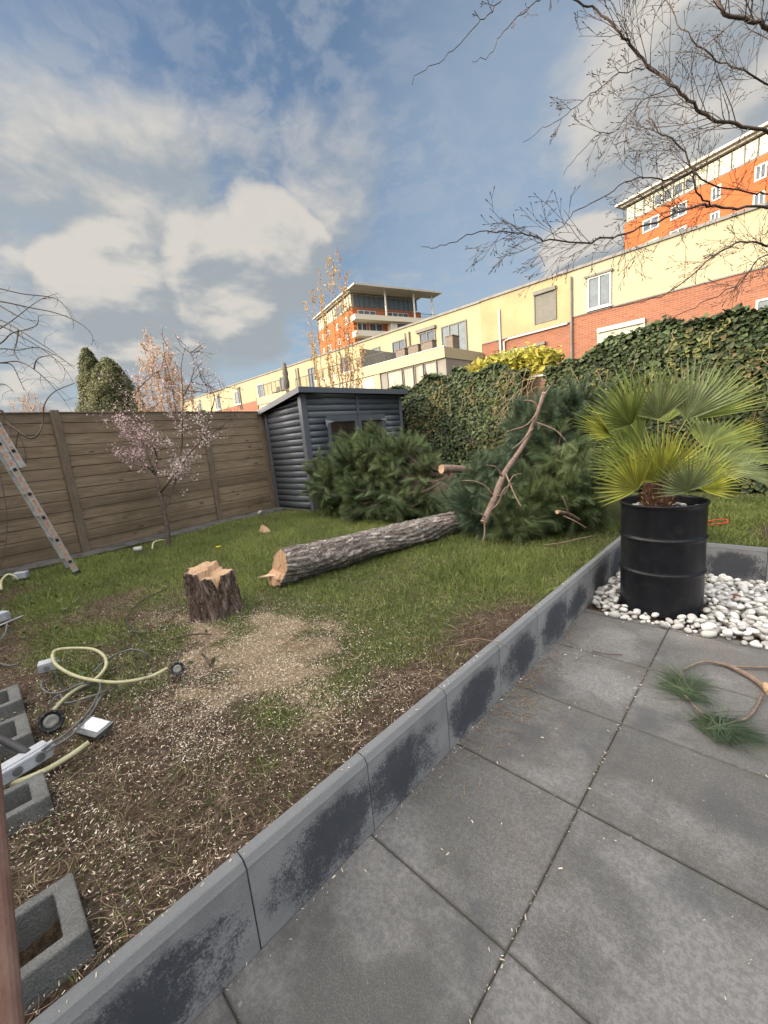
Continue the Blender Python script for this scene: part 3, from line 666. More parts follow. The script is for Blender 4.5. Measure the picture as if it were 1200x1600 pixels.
# ------------------------------------------------------------------ garden shed
sh_ = thing('garden_shed', 'small slate blue garden shed with rounded cladding boards and double doors in the lawn corner', 'shed', (-6.18, 4.45, .3))
SX0, SX1, SY0, SY1, ZF, ZB = -7.40, -6.18, 4.45, 7.10, 2.47, 2.27
def loglap(L, z0, ztop, Mx, holes=()):
    """rounded boards along local x, bulging to local -y"""
    g = MB(); z = z0; h = .118
    prof = [(0, 0), (-.016, .012), (-.024, .04), (-.026, .062), (-.022, .09), (-.008, .112), (0, .116)]
    while z < z0+5:
        zt0, zt1 = ztop(0), ztop(L)
        if z+.02 > max(zt0, zt1): break
        spans = [(0, L)]
        for a, b, zz in holes:
            if z+h*.5 < zz: spans = [s for s in ((0, a), (b, L))]
        for a, b in spans:
            # clip against a sloping eave
            if min(ztop(a), ztop(b)) < z+h:
                if ztop(a) < z: a = a+(b-a)*(z-ztop(a))/(ztop(b)-ztop(a)+1e-9)
                if ztop(b) < z: b = a+(b-a)*(ztop(a)-z)/(ztop(a)-ztop(b)+1e-9)
            n = len(prof); vs = []
            for xx in (a, b):
                for py, pz in prof: vs.append(Mx @ Vector((xx, py, min(z+pz, max(ztop(xx), z+.0005*pz)))))
            g.add(vs, [(i, i+1, i+1+n, i+n) for i in range(n-1)]+[tuple(range(n))[::-1], tuple(range(n, 2*n))])
        z += h
    return g
MF = Matrix.Translation((SX1, SY0, 0)) @ Matrix(((0, -1, 0, 0), (1, 0, 0, 0), (0, 0, 1, 0), (0, 0, 0, 1)))   # local x -> +Y, local -y -> +X
ML = Matrix.Translation((SX0, SY0, 0))                                                                       # local x -> +X, local -y -> -Y
LF, LL = SY1-SY0, SX1-SX0
D0, D1, DZ = .50, 2.10, 2.04
g = MB(); g.box(SX0+.02, SX1-.02, SY0+.02, SY1-.02, .30, 2.2); 
wsh = loglap(LF, .36, lambda x: ZF-.03, MF, ((D0, D1, DZ),)).build('front_cladding', M['shed'], sh_, True)
loglap(LL, .36, lambda x: ZB-.04+(ZF-ZB)*x/LL, ML).build('side_cladding', M['shed'], sh_, True)
g.build('frame', M['shed_trim'], sh_)
g = MB()
for x in (.03, LF-.03): g.box(x-.045, x+.045, -.042, .0, .32, ZF-.03, MF)
g.box(LL-.06, LL+.038, -.040, .0, .32, ZF-.03, ML); g.box(-.03, .05, -.040, .0, .32, ZB-.05, ML)
g.box(LF*.5-.03, LF*.5+.03, -.038, 0, DZ, ZF-.03, MF)
each(g, 'corner_trim', M['shed_trim'], sh_, bevel=.004)
g = MB(); g.box(SX0-.05, SX1+.06, SY0-.06, SY1+.05, .27, .335); g.build('base_frame', M['strip'], sh_, bevel=.006)
for k, (a, b) in enumerate(((D0, (D0+D1)/2-.004), ((D0+D1)/2+.004, D1))):
    fr = MB(); w = .085
    fr.box(a, a+w, -.030, 0, .40, DZ, MF); fr.box(b-w, b, -.030, 0, .40, DZ, MF); fr.box(a+w, b-w, -.030, 0, DZ-w-.03, DZ, MF); fr.box(a+w, b-w, -.030, 0, 1.14, 1.14+w, MF); fr.box(a+w, b-w, -.030, 0, .40, .40+w, MF)
    d = fr.build('door', M['shed_trim'], sh_, bevel=.004)
    Mx = MF @ Matrix.Translation((a+w, 0, 0)); lap = loglap(b-a-2*w, .49, lambda x: 1.135, Mx); lap.build('door_boards', M['shed'], d, True)
    p = MB(); p.box(a+w, b-w, -.010, -.004, 1.14+w, DZ-w-.03, MF); p.build('window_pane', M['darkglass'], d)
    hx = a if k == 0 else b; s = 1 if k == 0 else -1
    h = MB(); h.prism([(hx-.035*s, 1.86), (hx-.005*s, 1.83), (hx+.0*s, 1.895), (hx+.15*s, 1.925), (hx+.15*s, 1.94), (hx, 1.965), (hx-.035*s, 1.99)][::s], .036, .041, MF @ Matrix(((1, 0, 0, 0), (0, 0, -1, 0), (0, 1, 0, 0), (0, 0, 0, 1))))
    h.build('hinge', M['steel'], d)
# pent roof: slab sloping down to the fence
g = MB(); rx0, rx1 = SX0-.16, SX1+.14; sl_ = (ZF-ZB)/(SX1-SX0)
rz = lambda x: ZF+(x-SX1)*sl_
for (xa, xb, ya, yb, da, db) in ((rx0, rx1, SY0-.12, SY1+.12, -.005, .03),):
    g.add([(x, y, rz(x)+d) for x in (xa, xb) for y in (ya, yb) for d in (da, db)], [(0, 1, 3, 2), (4, 6, 7, 5), (0, 4, 5, 1), (2, 3, 7, 6), (0, 2, 6, 4), (1, 5, 7, 3)])
rf = g.build('roof', M['roof_felt'], sh_)
g = MB()
for (xa, xb, ya, yb) in ((rx0-.003, rx1+.018, SY0-.142, SY0-.122), (rx0-.003, rx1+.018, SY1+.122, SY1+.142), (rx1+.001, rx1+.021, SY0-.120, SY1+.120), (rx0-.02, rx0-.001, SY0-.12, SY1+.12)):
    g.add([(x, y, rz(x)+d) for x in (xa, xb) for y in (ya, yb) for d in (-.055, .045)], [(0, 1, 3, 2), (4, 6, 7, 5), (0, 4, 5, 1), (2, 3, 7, 6), (0, 2, 6, 4), (1, 5, 7, 3)])
g.build('fascia', M['shed_trim'], rf, bevel=.004)

# ------------------------------------------------------------------ ivy hedges and rear fence
def ivy(name, x0, x1, ztop, label, n, y=7.55, thick=.35):
    t = thing(name, label, 'hedge', ((x0+x1)/2, y+thick/2, .3), 'ivy hedges along the back of the garden')
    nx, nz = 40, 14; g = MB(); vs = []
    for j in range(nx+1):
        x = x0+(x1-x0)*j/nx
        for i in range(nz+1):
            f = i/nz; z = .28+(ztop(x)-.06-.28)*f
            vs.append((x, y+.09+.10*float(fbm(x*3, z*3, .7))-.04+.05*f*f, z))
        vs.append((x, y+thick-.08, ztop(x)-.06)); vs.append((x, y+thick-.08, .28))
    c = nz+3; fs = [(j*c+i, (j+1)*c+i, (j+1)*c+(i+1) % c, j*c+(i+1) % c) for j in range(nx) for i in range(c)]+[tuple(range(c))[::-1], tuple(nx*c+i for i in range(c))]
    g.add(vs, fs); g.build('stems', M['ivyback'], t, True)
    X = rng.uniform(x0-.06, x1+.06, n); ZT = np.array([ztop(a) for a in X]); Z = .32+(ZT-.32)*rng.random(n)**.9
    rel = fbm(X*3+5, Z*3, .7); Y = y+.10*rel+rng.uniform(-.10, .06, n)+.04
    P = np.stack([X, Y, Z], -1); nm = np.tile([0.25, -1., .55], (n, 1))
    m = n//5; X = rng.uniform(x0-.08, x1+.08, m); ZT = np.array([ztop(a) for a in X])+.11*(fbm(X, X*0, 4)-.5)*2
    P2 = np.stack([X, y+rng.uniform(0, thick, m), ZT+rng.normal(0, .035, m)], -1); n2 = np.tile([0, -.4, 1.], (m, 1))
    # a few shoots standing out of the top
    leaves_mesh('ivy_leaves', np.concatenate([P, P2]), np.concatenate([nm, n2]), .055, M['ivy'], t, 'ivy', .42)
    m = n//14; X = rng.uniform(x0, x1, m); Z = .4+(np.array([ztop(a) for a in X])-.4)*rng.random(m); k = fbm(X*2, Z*2, 1.2) > .50; X, Z = X[k], Z[k]
    leaves_mesh('pale_leaves', np.stack([X, y+.10*fbm(X*3+5, Z*3, .7)-.05, Z], -1), np.tile([.2, -1., .7], (len(X), 1)), .062, M['ivy_pale'], t, 'ivy', .5)
    m = int((x1-x0)*9); g = MB()
    for i in range(m):
        x = random.uniform(x0, x1); z = ztop(x)*random.uniform(.5, 1.02); q = [Vector((x, y-.02, z))]
        for k in range(5): q.append(q[-1]+Vector((random.gauss(0, .03), random.gauss(-.012, .012), -random.uniform(.03, .11))))
        g.tube(spline(q, 8), .0035, 4)
    each(g, 'trailing_stem', M['ivy_stem'], t)
    return t
ivy('ivy_hedge', -7.0, -3.62, lambda x: 2.66+.05*math.sin(x*2.1)+.04*math.sin(x*7.3)-.10*math.exp(-((x+3.6)/.3)**2), 'dark green ivy hedge between the shed and the felled pine branches', 30000)
ivy('ivy_hedge', -3.05, 3.6, lambda x: 2.42+.30*min(1, max(0, (x+3.05)/.85))+.05*math.sin(x*3.1)+.03*math.sin(x*8), 'dark green ivy hedge behind the potted palm on the right', 56000)
bf = thing('wooden_fence', 'low brown plank fence with a white capping strip showing between the ivy hedges', 'fence', (-3.4, 7.95, .3))
g = MB(); z = .32
while z < 2.38: g.box(-4.6, -2.0, 7.93, 7.955, z, z+.142); z += .148
g.build('fence_panel', M['oldwood'], bf, bevel=.003)
g = MB(); g.box(-4.6, -2.0, 7.90, 7.99, 2.405, 2.44); g.build('capping', M['whitepaint'], bf, bevel=.004)
g = MB()
for x in (-4.62, -2.9, -1.96): g.box(x-.035, x+.035, 7.957, 8.03, .2, 2.40)
each(g, 'fence_post', M['oldwood'], bf)
# dry stems hanging at the gap
dt = thing('dry_climber', 'tangle of pale dry climber stems hanging over the fence gap', 'climber', (-3.6, 7.4, .3))
g = MB()
for i in range(46):
    x = random.uniform(-3.85, -3.2); z = random.uniform(1.7, 2.55); q = []
    dx, dz = random.uniform(-.5, .3), random.uniform(-.9, .15)
    for k in range(7): f = k/6; q.append((x+dx*f+.06*math.sin(f*5+i), 7.42-.15*math.sin(f*3)+random.uniform(-.03, .03), z+dz*f*f+.10*math.sin(f*4+i)))
    g.tube(q, [.006*(1-.6*k/6) for k in range(7)], 4)
g.build('stems', M['ivy_stem'], dt)

# ------------------------------------------------------------------ stump
def stump():
    c = Vector((-3.155, 1.20, .27)); t = thing('tree_stump', 'freshly cut pine stump with stepped top standing in sawdust beside the log', 'tree stump', c)
    K = 150; rr = rt.copy(); rr.z = 0; rr.normalize(); ff = Vector((fw.x, fw.y, 0)).normalized()
    def toph(th, f):   # height of the cut at polar angle/radius fraction in camera-aligned axes
        a = f*math.cos(th); b = f*math.sin(th)     # a: towards picture right, b: away
        e_ = a+.12*math.sin(b*5)-.02
        h = .400-.055*min(1, max(0, (e_+.03)/.10))
        h += .006*math.sin(a*9)+.006*math.sin(b*7+1)
        # notch at the front right rim
        dn = max(0, 1-abs(a-.66)/.17)*max(0, (-b+.1)/.9)
        return h-.11*dn*max(0, f-.35)/.65
    def rad(th, z):
        base = .163+.038*math.exp(-z/.06)+.012*math.sin(3*th+1)+.010*math.sin(5*th)
        ridge = .010*abs(math.sin(th*9+1.3*math.sin(z*9)))+.006*math.sin(th*23+5*math.sin(z*7+th))+.004*math.sin(th*41+z*30)
        return base+ridge
    def P(th, r, z): return c+rr*(r*math.cos(th))+ff*(r*math.sin(th))+Vector((0, 0, z))
    g = MB(); NZ = 26; vs = []
    for j in range(K):
        th = 2*math.pi*j/K; H = toph(th, 1)
        for i in range(NZ+1):
            z = H*i/NZ; vs.append(P(th, rad(th, z)*(1-.0*i), z))
        vs.append(P(th, rad(th, H)-.012, H+.001))
    n = NZ+2
    g.add(vs, [(j*n+i, ((j+1) % K)*n+i, ((j+1) % K)*n+i+1, j*n+i+1) for j in range(K) for i in range(n-1)])
    g.build('bark', M['stump'], t, True)
    g = MB(); NR = 22; vs = []
    for j in range(K):
        th = 2*math.pi*j/K
        for i in range(1, NR+1):
            f = i/NR; vs.append(P(th, (rad(th, toph(th, 1))-.011)*f, toph(th, f)+random.uniform(-.0015, .0015)))
    vs.append(P(0, 0, toph(0, 0)))
    n = NR; fs = [(j*n+i, j*n+i+1, ((j+1) % K)*n+i+1, ((j+1) % K)*n+i) for j in range(K) for i in range(n-1)]+[(K*n, j*n, ((j+1) % K)*n) for j in range(K)]
    g.add(vs, fs); g.build('cut_surface', M['cutwood'], t)
stump()

# ------------------------------------------------------------------ felled log
def log():
    A = Vector((-3.20, 1.80, .475)); Bp = Vector((-2.74, 4.55, .44)); t = thing('felled_log', 'long felled pine log with rough grey bark and fresh orange cut end on the grass', 'log', (A+Bp)/2-Vector((0, 0, .17)))
    ax = (Bp-A).normalized(); L = (Bp-A).length; sx = ax.cross(Vector((0, 0, 1))).normalized(); uz = sx.cross(ax)
    K, NL = 130, 150
    def endoff(th, f):   # axial offset of the near end: slanting notch with a lip at the lower left
        a = f*math.cos(th); b = f*math.sin(th)      # a: picture right-ish, b: up
        o = .035*(1+b)*1.1
        if b < -.25: o -= .05*min(1, (-.25-b)/.25)*(1 if a < .5 else .4)
        return o+.004*math.sin(a*13+b*9)
    def rad(th, s):
        r = .160-.040*s/L+.006*math.sin(2*th+s*1.1)+.005*math.sin(5*th+s*3)
        return r+.006*abs(math.sin(th*8+1.5*math.sin(s*6)))+.004*math.sin(th*19+6*math.sin(s*5+th))+.003*math.sin(s*60+th*7)
    def P(th, r, s): return A+ax*s+sx*(r*math.cos(th))+uz*(r*math.sin(th))
    g = MB(); vs = []
    for j in range(K):
        th = 2*math.pi*j/K; e = endoff(th, 1)
        vs.append(P(th, rad(th, e)-.010, e-.001))
        for i in range(NL+1): s = e+(L-e)*i/NL; vs.append(P(th, rad(th, s), s))
    n = NL+2; g.add(vs, [(j*n+i, j*n+i+1, ((j+1) % K)*n+i+1, ((j+1) % K)*n+i) for j in range(K) for i in range(n-1)]+[tuple(j*n+n-1 for j in range(K))])
    g.build('bark', M['log'], t, True)
    g = MB(); NR = 18; vs = []
    for j in range(K):
        th = 2*math.pi*j/K
        for i in range(1, NR+1): f = i/NR; vs.append(P(th, (rad(th, endoff(th, 1))-.009)*f, endoff(th, f)+random.uniform(-.001, .001)))
    vs.append(P(0, 0, endoff(0, 0))); n = NR
    g.add(vs, [(j*n+i, j*n+i+1, ((j+1) % K)*n+i+1, ((j+1) % K)*n+i) for j in range(K) for i in range(n-1)]+[(K*n, j*n, ((j+1) % K)*n) for j in range(K)])
    g.build('cut_end', M['cutwoodY'], t)
    g = MB()
    for k in range(9):
        a = -.11+.024*k+random.uniform(-.006, .006); zz = -.062-.008*random.random()-.012*abs(k-4)*.3; ln = .04+.10*math.exp(-((k-2)/1.6)**2)+random.uniform(0, .02); w = .016
        p0 = A+sx*(a-w)+uz*zz+ax*.03; p1 = A+sx*(a+w)+uz*zz+ax*.03; tip = A+sx*(a+random.uniform(-.01, .01))+uz*(zz+.012)-ax*ln
        g.add([p0, p1, tip, p0-uz*.018, p1-uz*.018, tip-uz*.004], [(0, 1, 2), (3, 5, 4), (0, 2, 5, 3), (1, 4, 5, 2), (0, 3, 4, 1)])
    g.build('splinter', M['splinter'], t)
log()

# ------------------------------------------------------------------ pine boughs
def needles(name, tips, dirs, m, parent, per=70, L=.13, w=.0032, back=.17, droop=.15):
    """brushes of long needles round the last stretch of each shoot"""
    T_, D_ = np.repeat(tips, per, 0), np.repeat(dirs, per, 0); N = len(T_)
    s = rng.random(N)**.8; base = T_-D_*(s*back)[:, None]
    perp = rng.normal(size=(N, 3)); perp -= (perp*D_).sum(1, keepdims=True)*D_; perp = unit(perp)
    if parent is not None and parent.location.z < .1: perp[:, 2] *= .15; perp = unit(perp)
    spread = (.35+.75*s)[:, None]; d = unit(D_+perp*spread*rng.uniform(.5, 1.15, (N, 1))); 
    A, D, B = frames(d, perp)
    sh = np.array([[-w/2, 0, 0], [w/2, 0, 0], [w*.4, L*.55, 0], [-w*.4, L*.55, 0], [0, L, 0]])
    S = rng.uniform(.7, 1.15, N); V = place(sh, base, A, D, B, S)
    V[:, 2:4, 2] -= droop*L*.25; V[:, 4, 2] -= droop*L
    V[..., 2] = np.maximum(V[..., 2], (LZ+.004) if parent is None or parent.location.z > .1 else .004)
    return npmesh(name, V, 1, m, parent, False, [[0, 1, 2], [0, 2, 3], [3, 2, 4]])
def bough(name, label, base, spine, ells, ntips, m, group, per=70, stemr=.035, L=.13, out=1.0, upb=.25, cut=None):
    t = thing(name, label, 'pine bough', base, group)
    sp = spline(spine, 22); g = MB(); g.tube(sp, [stemr*(1-.75*i/21) for i in range(22)], 9)
    vol = sum(e[1][0]*e[1][1]*e[1][2] for e in ells); P = []; Dn = []
    for c, r in ells:
        c = np.array(c); r = np.array(r); k = int(ntips*(r.prod())/vol)
        nc = max(4, k//13); q = unit(rng.normal(size=(nc, 3))); cc = c+q*r*rng.uniform(.68, 1.08, (nc, 1)); cd = unit(q/r*np.mean(r)*out+np.array([0, 0, upb])+rng.normal(size=(nc, 3))*.35)
        w_ = rng.integers(0, nc, k); off = rng.normal(size=(k, 3))*.085
        dd = unit(cd[w_]+off*4.0+rng.normal(size=(k, 3))*.10)
        p = cc[w_]+off+cd[w_]*rng.uniform(-.14, .05, (k, 1)); inner = rng.random(k) < .30
        p = np.where(inner[:, None], c+unit(rng.normal(size=(k, 3)))*r*.7, p)
        P.append(p); Dn.append(dd)
    P = np.concatenate(P); Dn = np.concatenate(Dn); k = (P[:, 2] > LZ+.05) & (P[:, 1] < 7.35) & ~((P[:, 0] < -6.02) & (P[:, 1] > 4.38)); P, Dn = P[k], Dn[k]
    spn = np.array([list(v) for v in sp])
    for p, d in zip(P, Dn):
        i = int(np.argmin(((spn-p)**2).sum(1))); a = spn[max(0, i-3)]; dist = np.linalg.norm(p-a)
        mid = a+(p-a)*.5-np.array([0, 0, .10*dist])+d*(-.05)
        g.tube(spline([a, mid, p-d*.06, p+d*.02], 6), [.006, .005, .004, .0035, .003, .002], 3, cap=False)
    g.build('branch', M['branchbark'], t)
    # bud candles
    needles('needles', P, Dn, m, t, per, L)
    return t
G_ = 'cut pine boughs piled on the lawn'
bough('pine_bough', 'big green pine bough mass heaped in front of the blue shed doors', (-4.7, 4.7, .3), [(-3.35, 4.9, .95), (-4.1, 4.8, .85), (-4.9, 4.7, .8), (-5.7, 4.5, .9)],
      [((-4.75, 4.75, 1.02), (1.0, .75, .66)), ((-5.4, 4.30, .80), (.60, .40, .48)), ((-4.0, 4.55, .75), (.60, .50, .52)), ((-5.0, 4.85, 1.42), (.60, .5, .32)), ((-4.4, 4.2, .55), (.7, .35, .3))], 1700, M['needle'], G_, 150, L=.15)
bough('pine_bough', 'tall leaning pine bough at the back of the right heap against the ivy', (-2.2, 5.6, .3), [(-2.75, 4.9, .6), (-2.5, 5.4, 1.0), (-2.25, 5.9, 1.5), (-2.2, 6.2, 1.9)],
      [((-2.35, 5.6, 1.25), (.60, .50, .62)), ((-2.0, 5.7, 1.55), (.5, .45, .42)), ((-1.65, 5.6, 1.15), (.45, .4, .5))], 1100, M['needle_b'], G_, 150, L=.15)
bough('pine_bough', 'wide blue-green pine bough at the left of the right heap beside the log end', (-2.8, 4.5, .3), [(-2.2, 4.8, .6), (-2.6, 4.7, .85), (-3.0, 4.7, .9)],
      [((-2.72, 4.6, .76), (.50, .45, .40)), ((-2.5, 4.3, .58), (.55, .42, .30)), ((-3.0, 4.9, .62), (.36, .4, .32))], 950, M['needle_b'], G_, 150, L=.15)
bough('pine_bough', 'low dark pine bough at the front right of the heap near the concrete wall', (-1.8, 4.6, .3), [(-2.3, 4.9, .6), (-1.9, 4.7, .6), (-1.55, 4.6, .55)],
      [((-2.0, 4.55, .62), (.50, .45, .36)), ((-1.62, 4.85, .70), (.36, .45, .45)), ((-2.05, 4.15, .50), (.38, .25, .22)), ((-1.75, 5.1, 1.0), (.42, .4, .38))], 1050, M['needle'], G_, 150, L=.15)

def cutend(g2, p, d, r): g2.tube([p, p+d*.006], r, 14)
# bare cut branch leaning on the heap
def leaning():
    t = thing('cut_branch', 'long bare pinkish pine branch with cut stubs leaning upright on the heap', 'branch', atd(757, 812, 4.25))
    px = [(756, 816, 4.10), (772, 780, 4.2), (787, 742, 4.35), (800, 722, 4.75), (820, 692, 5.05), (836, 655, 5.05), (850, 615, 5.1)]
    sp = spline([atd(*q) for q in px], 26); g = MB(); g.tube(sp, [.034-.010*i/25+(.004 if i % 6 == 0 else 0) for i in range(26)], 12)
    def tw(pts, r=.012): g.tube(spline([atd(*q) for q in pts], 8), [r*(1-.6*i/7) for i in range(8)], 5)
    tw([(769, 775, 4.2), (758, 760, 4.15), (740, 752, 4.1), (722, 751, 4.1)], .014); tw([(785, 745, 4.3), (775, 730, 4.25), (760, 727, 4.2)], .013)
    tw([(765, 800, 4.15), (780, 785, 4.05), (787, 765, 4.0), (803, 755, 4.0)], .012); tw([(790, 740, 4.3), (805, 775, 4.1), (815, 792, 4.0)], .011); tw([(757, 815, 4.1), (757, 835, 4.05), (753, 847, 4.0)], .010)
    tw([(843, 640, 5.1), (833, 628, 5.1), (818, 626, 5.1)], .022); tw([(840, 645, 5.1), (822, 665, 4.9), (800, 672, 4.9), (790, 676, 4.9)], .013); tw([(838, 660, 5.0), (868, 672, 4.9), (885, 690, 4.8)], .012); tw([(842, 635, 5.1), (855, 610, 5.1), (865, 598, 5.1)], .011); tw([(832, 670, 4.9), (815, 690, 4.7), (800, 702, 4.6)], .016)
    tw([(775, 775, 4.2), (790, 770, 4.1), (800, 745, 4.1), (815, 740, 4.1)], .010); tw([(760, 808, 4.1), (748, 802, 4.05), (738, 795, 4.0)], .009)
    g.build('stem', M['branchbark'], t, True)
    e = MB(); cutend(e, sp[0], (sp[0]-sp[1]).normalized(), .034); cutend(e, sp[-1], (sp[-1]-sp[-2]).normalized(), .025); each(e, 'cut_face', M['splinter'], t)
leaning()
def offcut(label, a, b, r, extra=()):
    pa, pb = atd(*a), atd(*b); t = thing('cut_branch', label, 'branch', pa.lerp(pb, .5)); g = MB(); sp = spline([pa, pa.lerp(pb, .5)+Vector((0, 0, .02)), pb], 8); g.tube(sp, [r*(1-.3*i/7) for i in range(8)], 10)
    for ex in extra: g.tube(spline([atd(*q) for q in ex], 6), [r*.45*(1-.12*i) for i in range(6)], 5)
    g.build('stem', M['branchbark'], t, True); e = MB(); cutend(e, sp[0], (sp[0]-sp[1]).normalized(), r*.97); e.build('cut_face', M['cutwood'], t)
offcut('thick sawn branch stub bridging the gap between the left and right pine boughs', (690, 733, 4.9), (745, 738, 5.2), .055)
offcut('thin cut branch with a bright orange round end low in the right heap', (871, 800, 3.9), (905, 812, 4.2), .020, [((880, 806, 3.95), (900, 815, 3.9), (918, 826, 3.85)), ((890, 808, 4.0), (885, 790, 3.95), (878, 775, 3.95))])
g = MB(); pts = [atz(x, y, .325) for x, y in ((852, 852), (880, 848), (905, 842), (925, 838))]; g.tube(spline(pts, 10), .008, 6)
tag(g.build('fallen_twig', M['branchbark']), 'thin orange brown twig lying in the grass at the foot of the right heap', 'twig')

# pine sprig on the patio
def sprig():
    t = thing('pine_sprig', 'small broken pine sprig with two needle tufts lying on the patio tiles', 'pine sprig', (-.1, 2.65, 0))
    z = .018; g = MB(); q = lambda *a, z=z: [atz(x, y, z) for x, y in a]
    g.tube(spline(q((1204, 1082), (1180, 1062), (1155, 1048), (1135, 1039), (1115, 1035), (1098, 1034), (1080, 1040), (1068, 1047)), 18), [.019, .018, .017, .016, .015, .013, .012, .011, .010, .008, .007, .006, .005, .005, .005, .005, .005, .005], 8)
    g.tube(spline(q((1140, 1041), (1165, 1042), (1205, 1043)), 6), .006, 6); g.tube(spline(q((1068, 1047), (1070, 1070), (1078, 1095), (1098, 1115), (1118, 1135)), 12), .0045, 6)
    g.tube(spline(q((1192, 1084), (1182, 1105), (1170, 1120), (1155, 1127), (1125, 1137)), 10), [.007]*10, 6)
    g.build('twig', M['branchbark'], t, True)
    e = MB(); e.tube(q((1204, 1083), (1196, 1071), z=.021), [.0205, .020], 10); e.tube([atz(1118, 1133, .02), atz(1117, 1143, .02)], .007, 8); e.tube([atz(1074, 1092, .02), atz(1069, 1085, .02)], .008, 8); each(e, 'cut_face', M['cutwood'], t)
    def dirp(a, b): v = atz(*b, .02)-atz(*a, .02); return np.array(v)/v.length
    for tips, dd, L in ((((1072, 1085),), ((1060, 1030),), .15),):
        pass
    tips = []; dirs = []
    for a, b in (((1070, 1070), (1068, 1040)), ((1070, 1080), (1030, 1062)), ((1072, 1075), (1100, 1080)), ((1068, 1060), (1045, 1030)), ((1072, 1065), (1095, 1050)),
                 ((1128, 1137), (1180, 1150)), ((1135, 1138), (1190, 1170)), ((1128, 1137), (1110, 1100)), ((1126, 1136), (1140, 1100)), ((1135, 1137), (1170, 1135))):
        tips.append(np.array(atz(*a, .03))); d = dirp(a, b); d[2] = .03; dirs.append(unit(d))
    needles('needles', np.array(tips), np.array(dirs), M['needle_b'], t, 120, .25, .0017, .13, .10)
sprig()

# ------------------------------------------------------------------ drum planter and palm
dr = thing('drum_planter', 'black steel oil drum used as a planter standing in white pebbles', 'planter', DC)
prof = [(0, .0), (.270, .0), (.278, .004), (.284, .012), (.280, .02), (.278, .03)]
def hoop(z): return [(.279, z-.03), (.280, z-.018), (.287, z-.008), (.291, z), (.287, z+.008), (.280, z+.018), (.279, z+.03)]
prof += hoop(.335)+hoop(.60)+[(.279, .82), (.281, .845), (.288, .850), (.291, .858), (.288, .866), (.280, .868), (.274, .862), (.272, .85), (.272, .70)]
g = MB(); g.lathe(prof, 96, DC); g.build('barrel', M['drum'], dr, True)
g = MB(); g.lathe([(.0, .785), (.15, .79), (.27, .775)], 40, DC); g.build('potting_soil', M['soil'], dr, True)
N = 75; a = rng.uniform(0, 2*math.pi, N); r = .25*np.sqrt(rng.random(N)); k = r > .1; a, r = a[k], r[k]; N = len(a)
P = np.stack([DC.x+r*np.cos(a), DC.y+r*np.sin(a), np.full(N, .80)], -1); Sz = rng.uniform(.014, .026, N)
V = P[:, None]+PEBV[None]*np.stack([Sz*1.3, Sz, Sz*.7], -1)[:, None]
npmesh('pebbles', V, 1, M['white_pebble'], dr, True, PEBF)

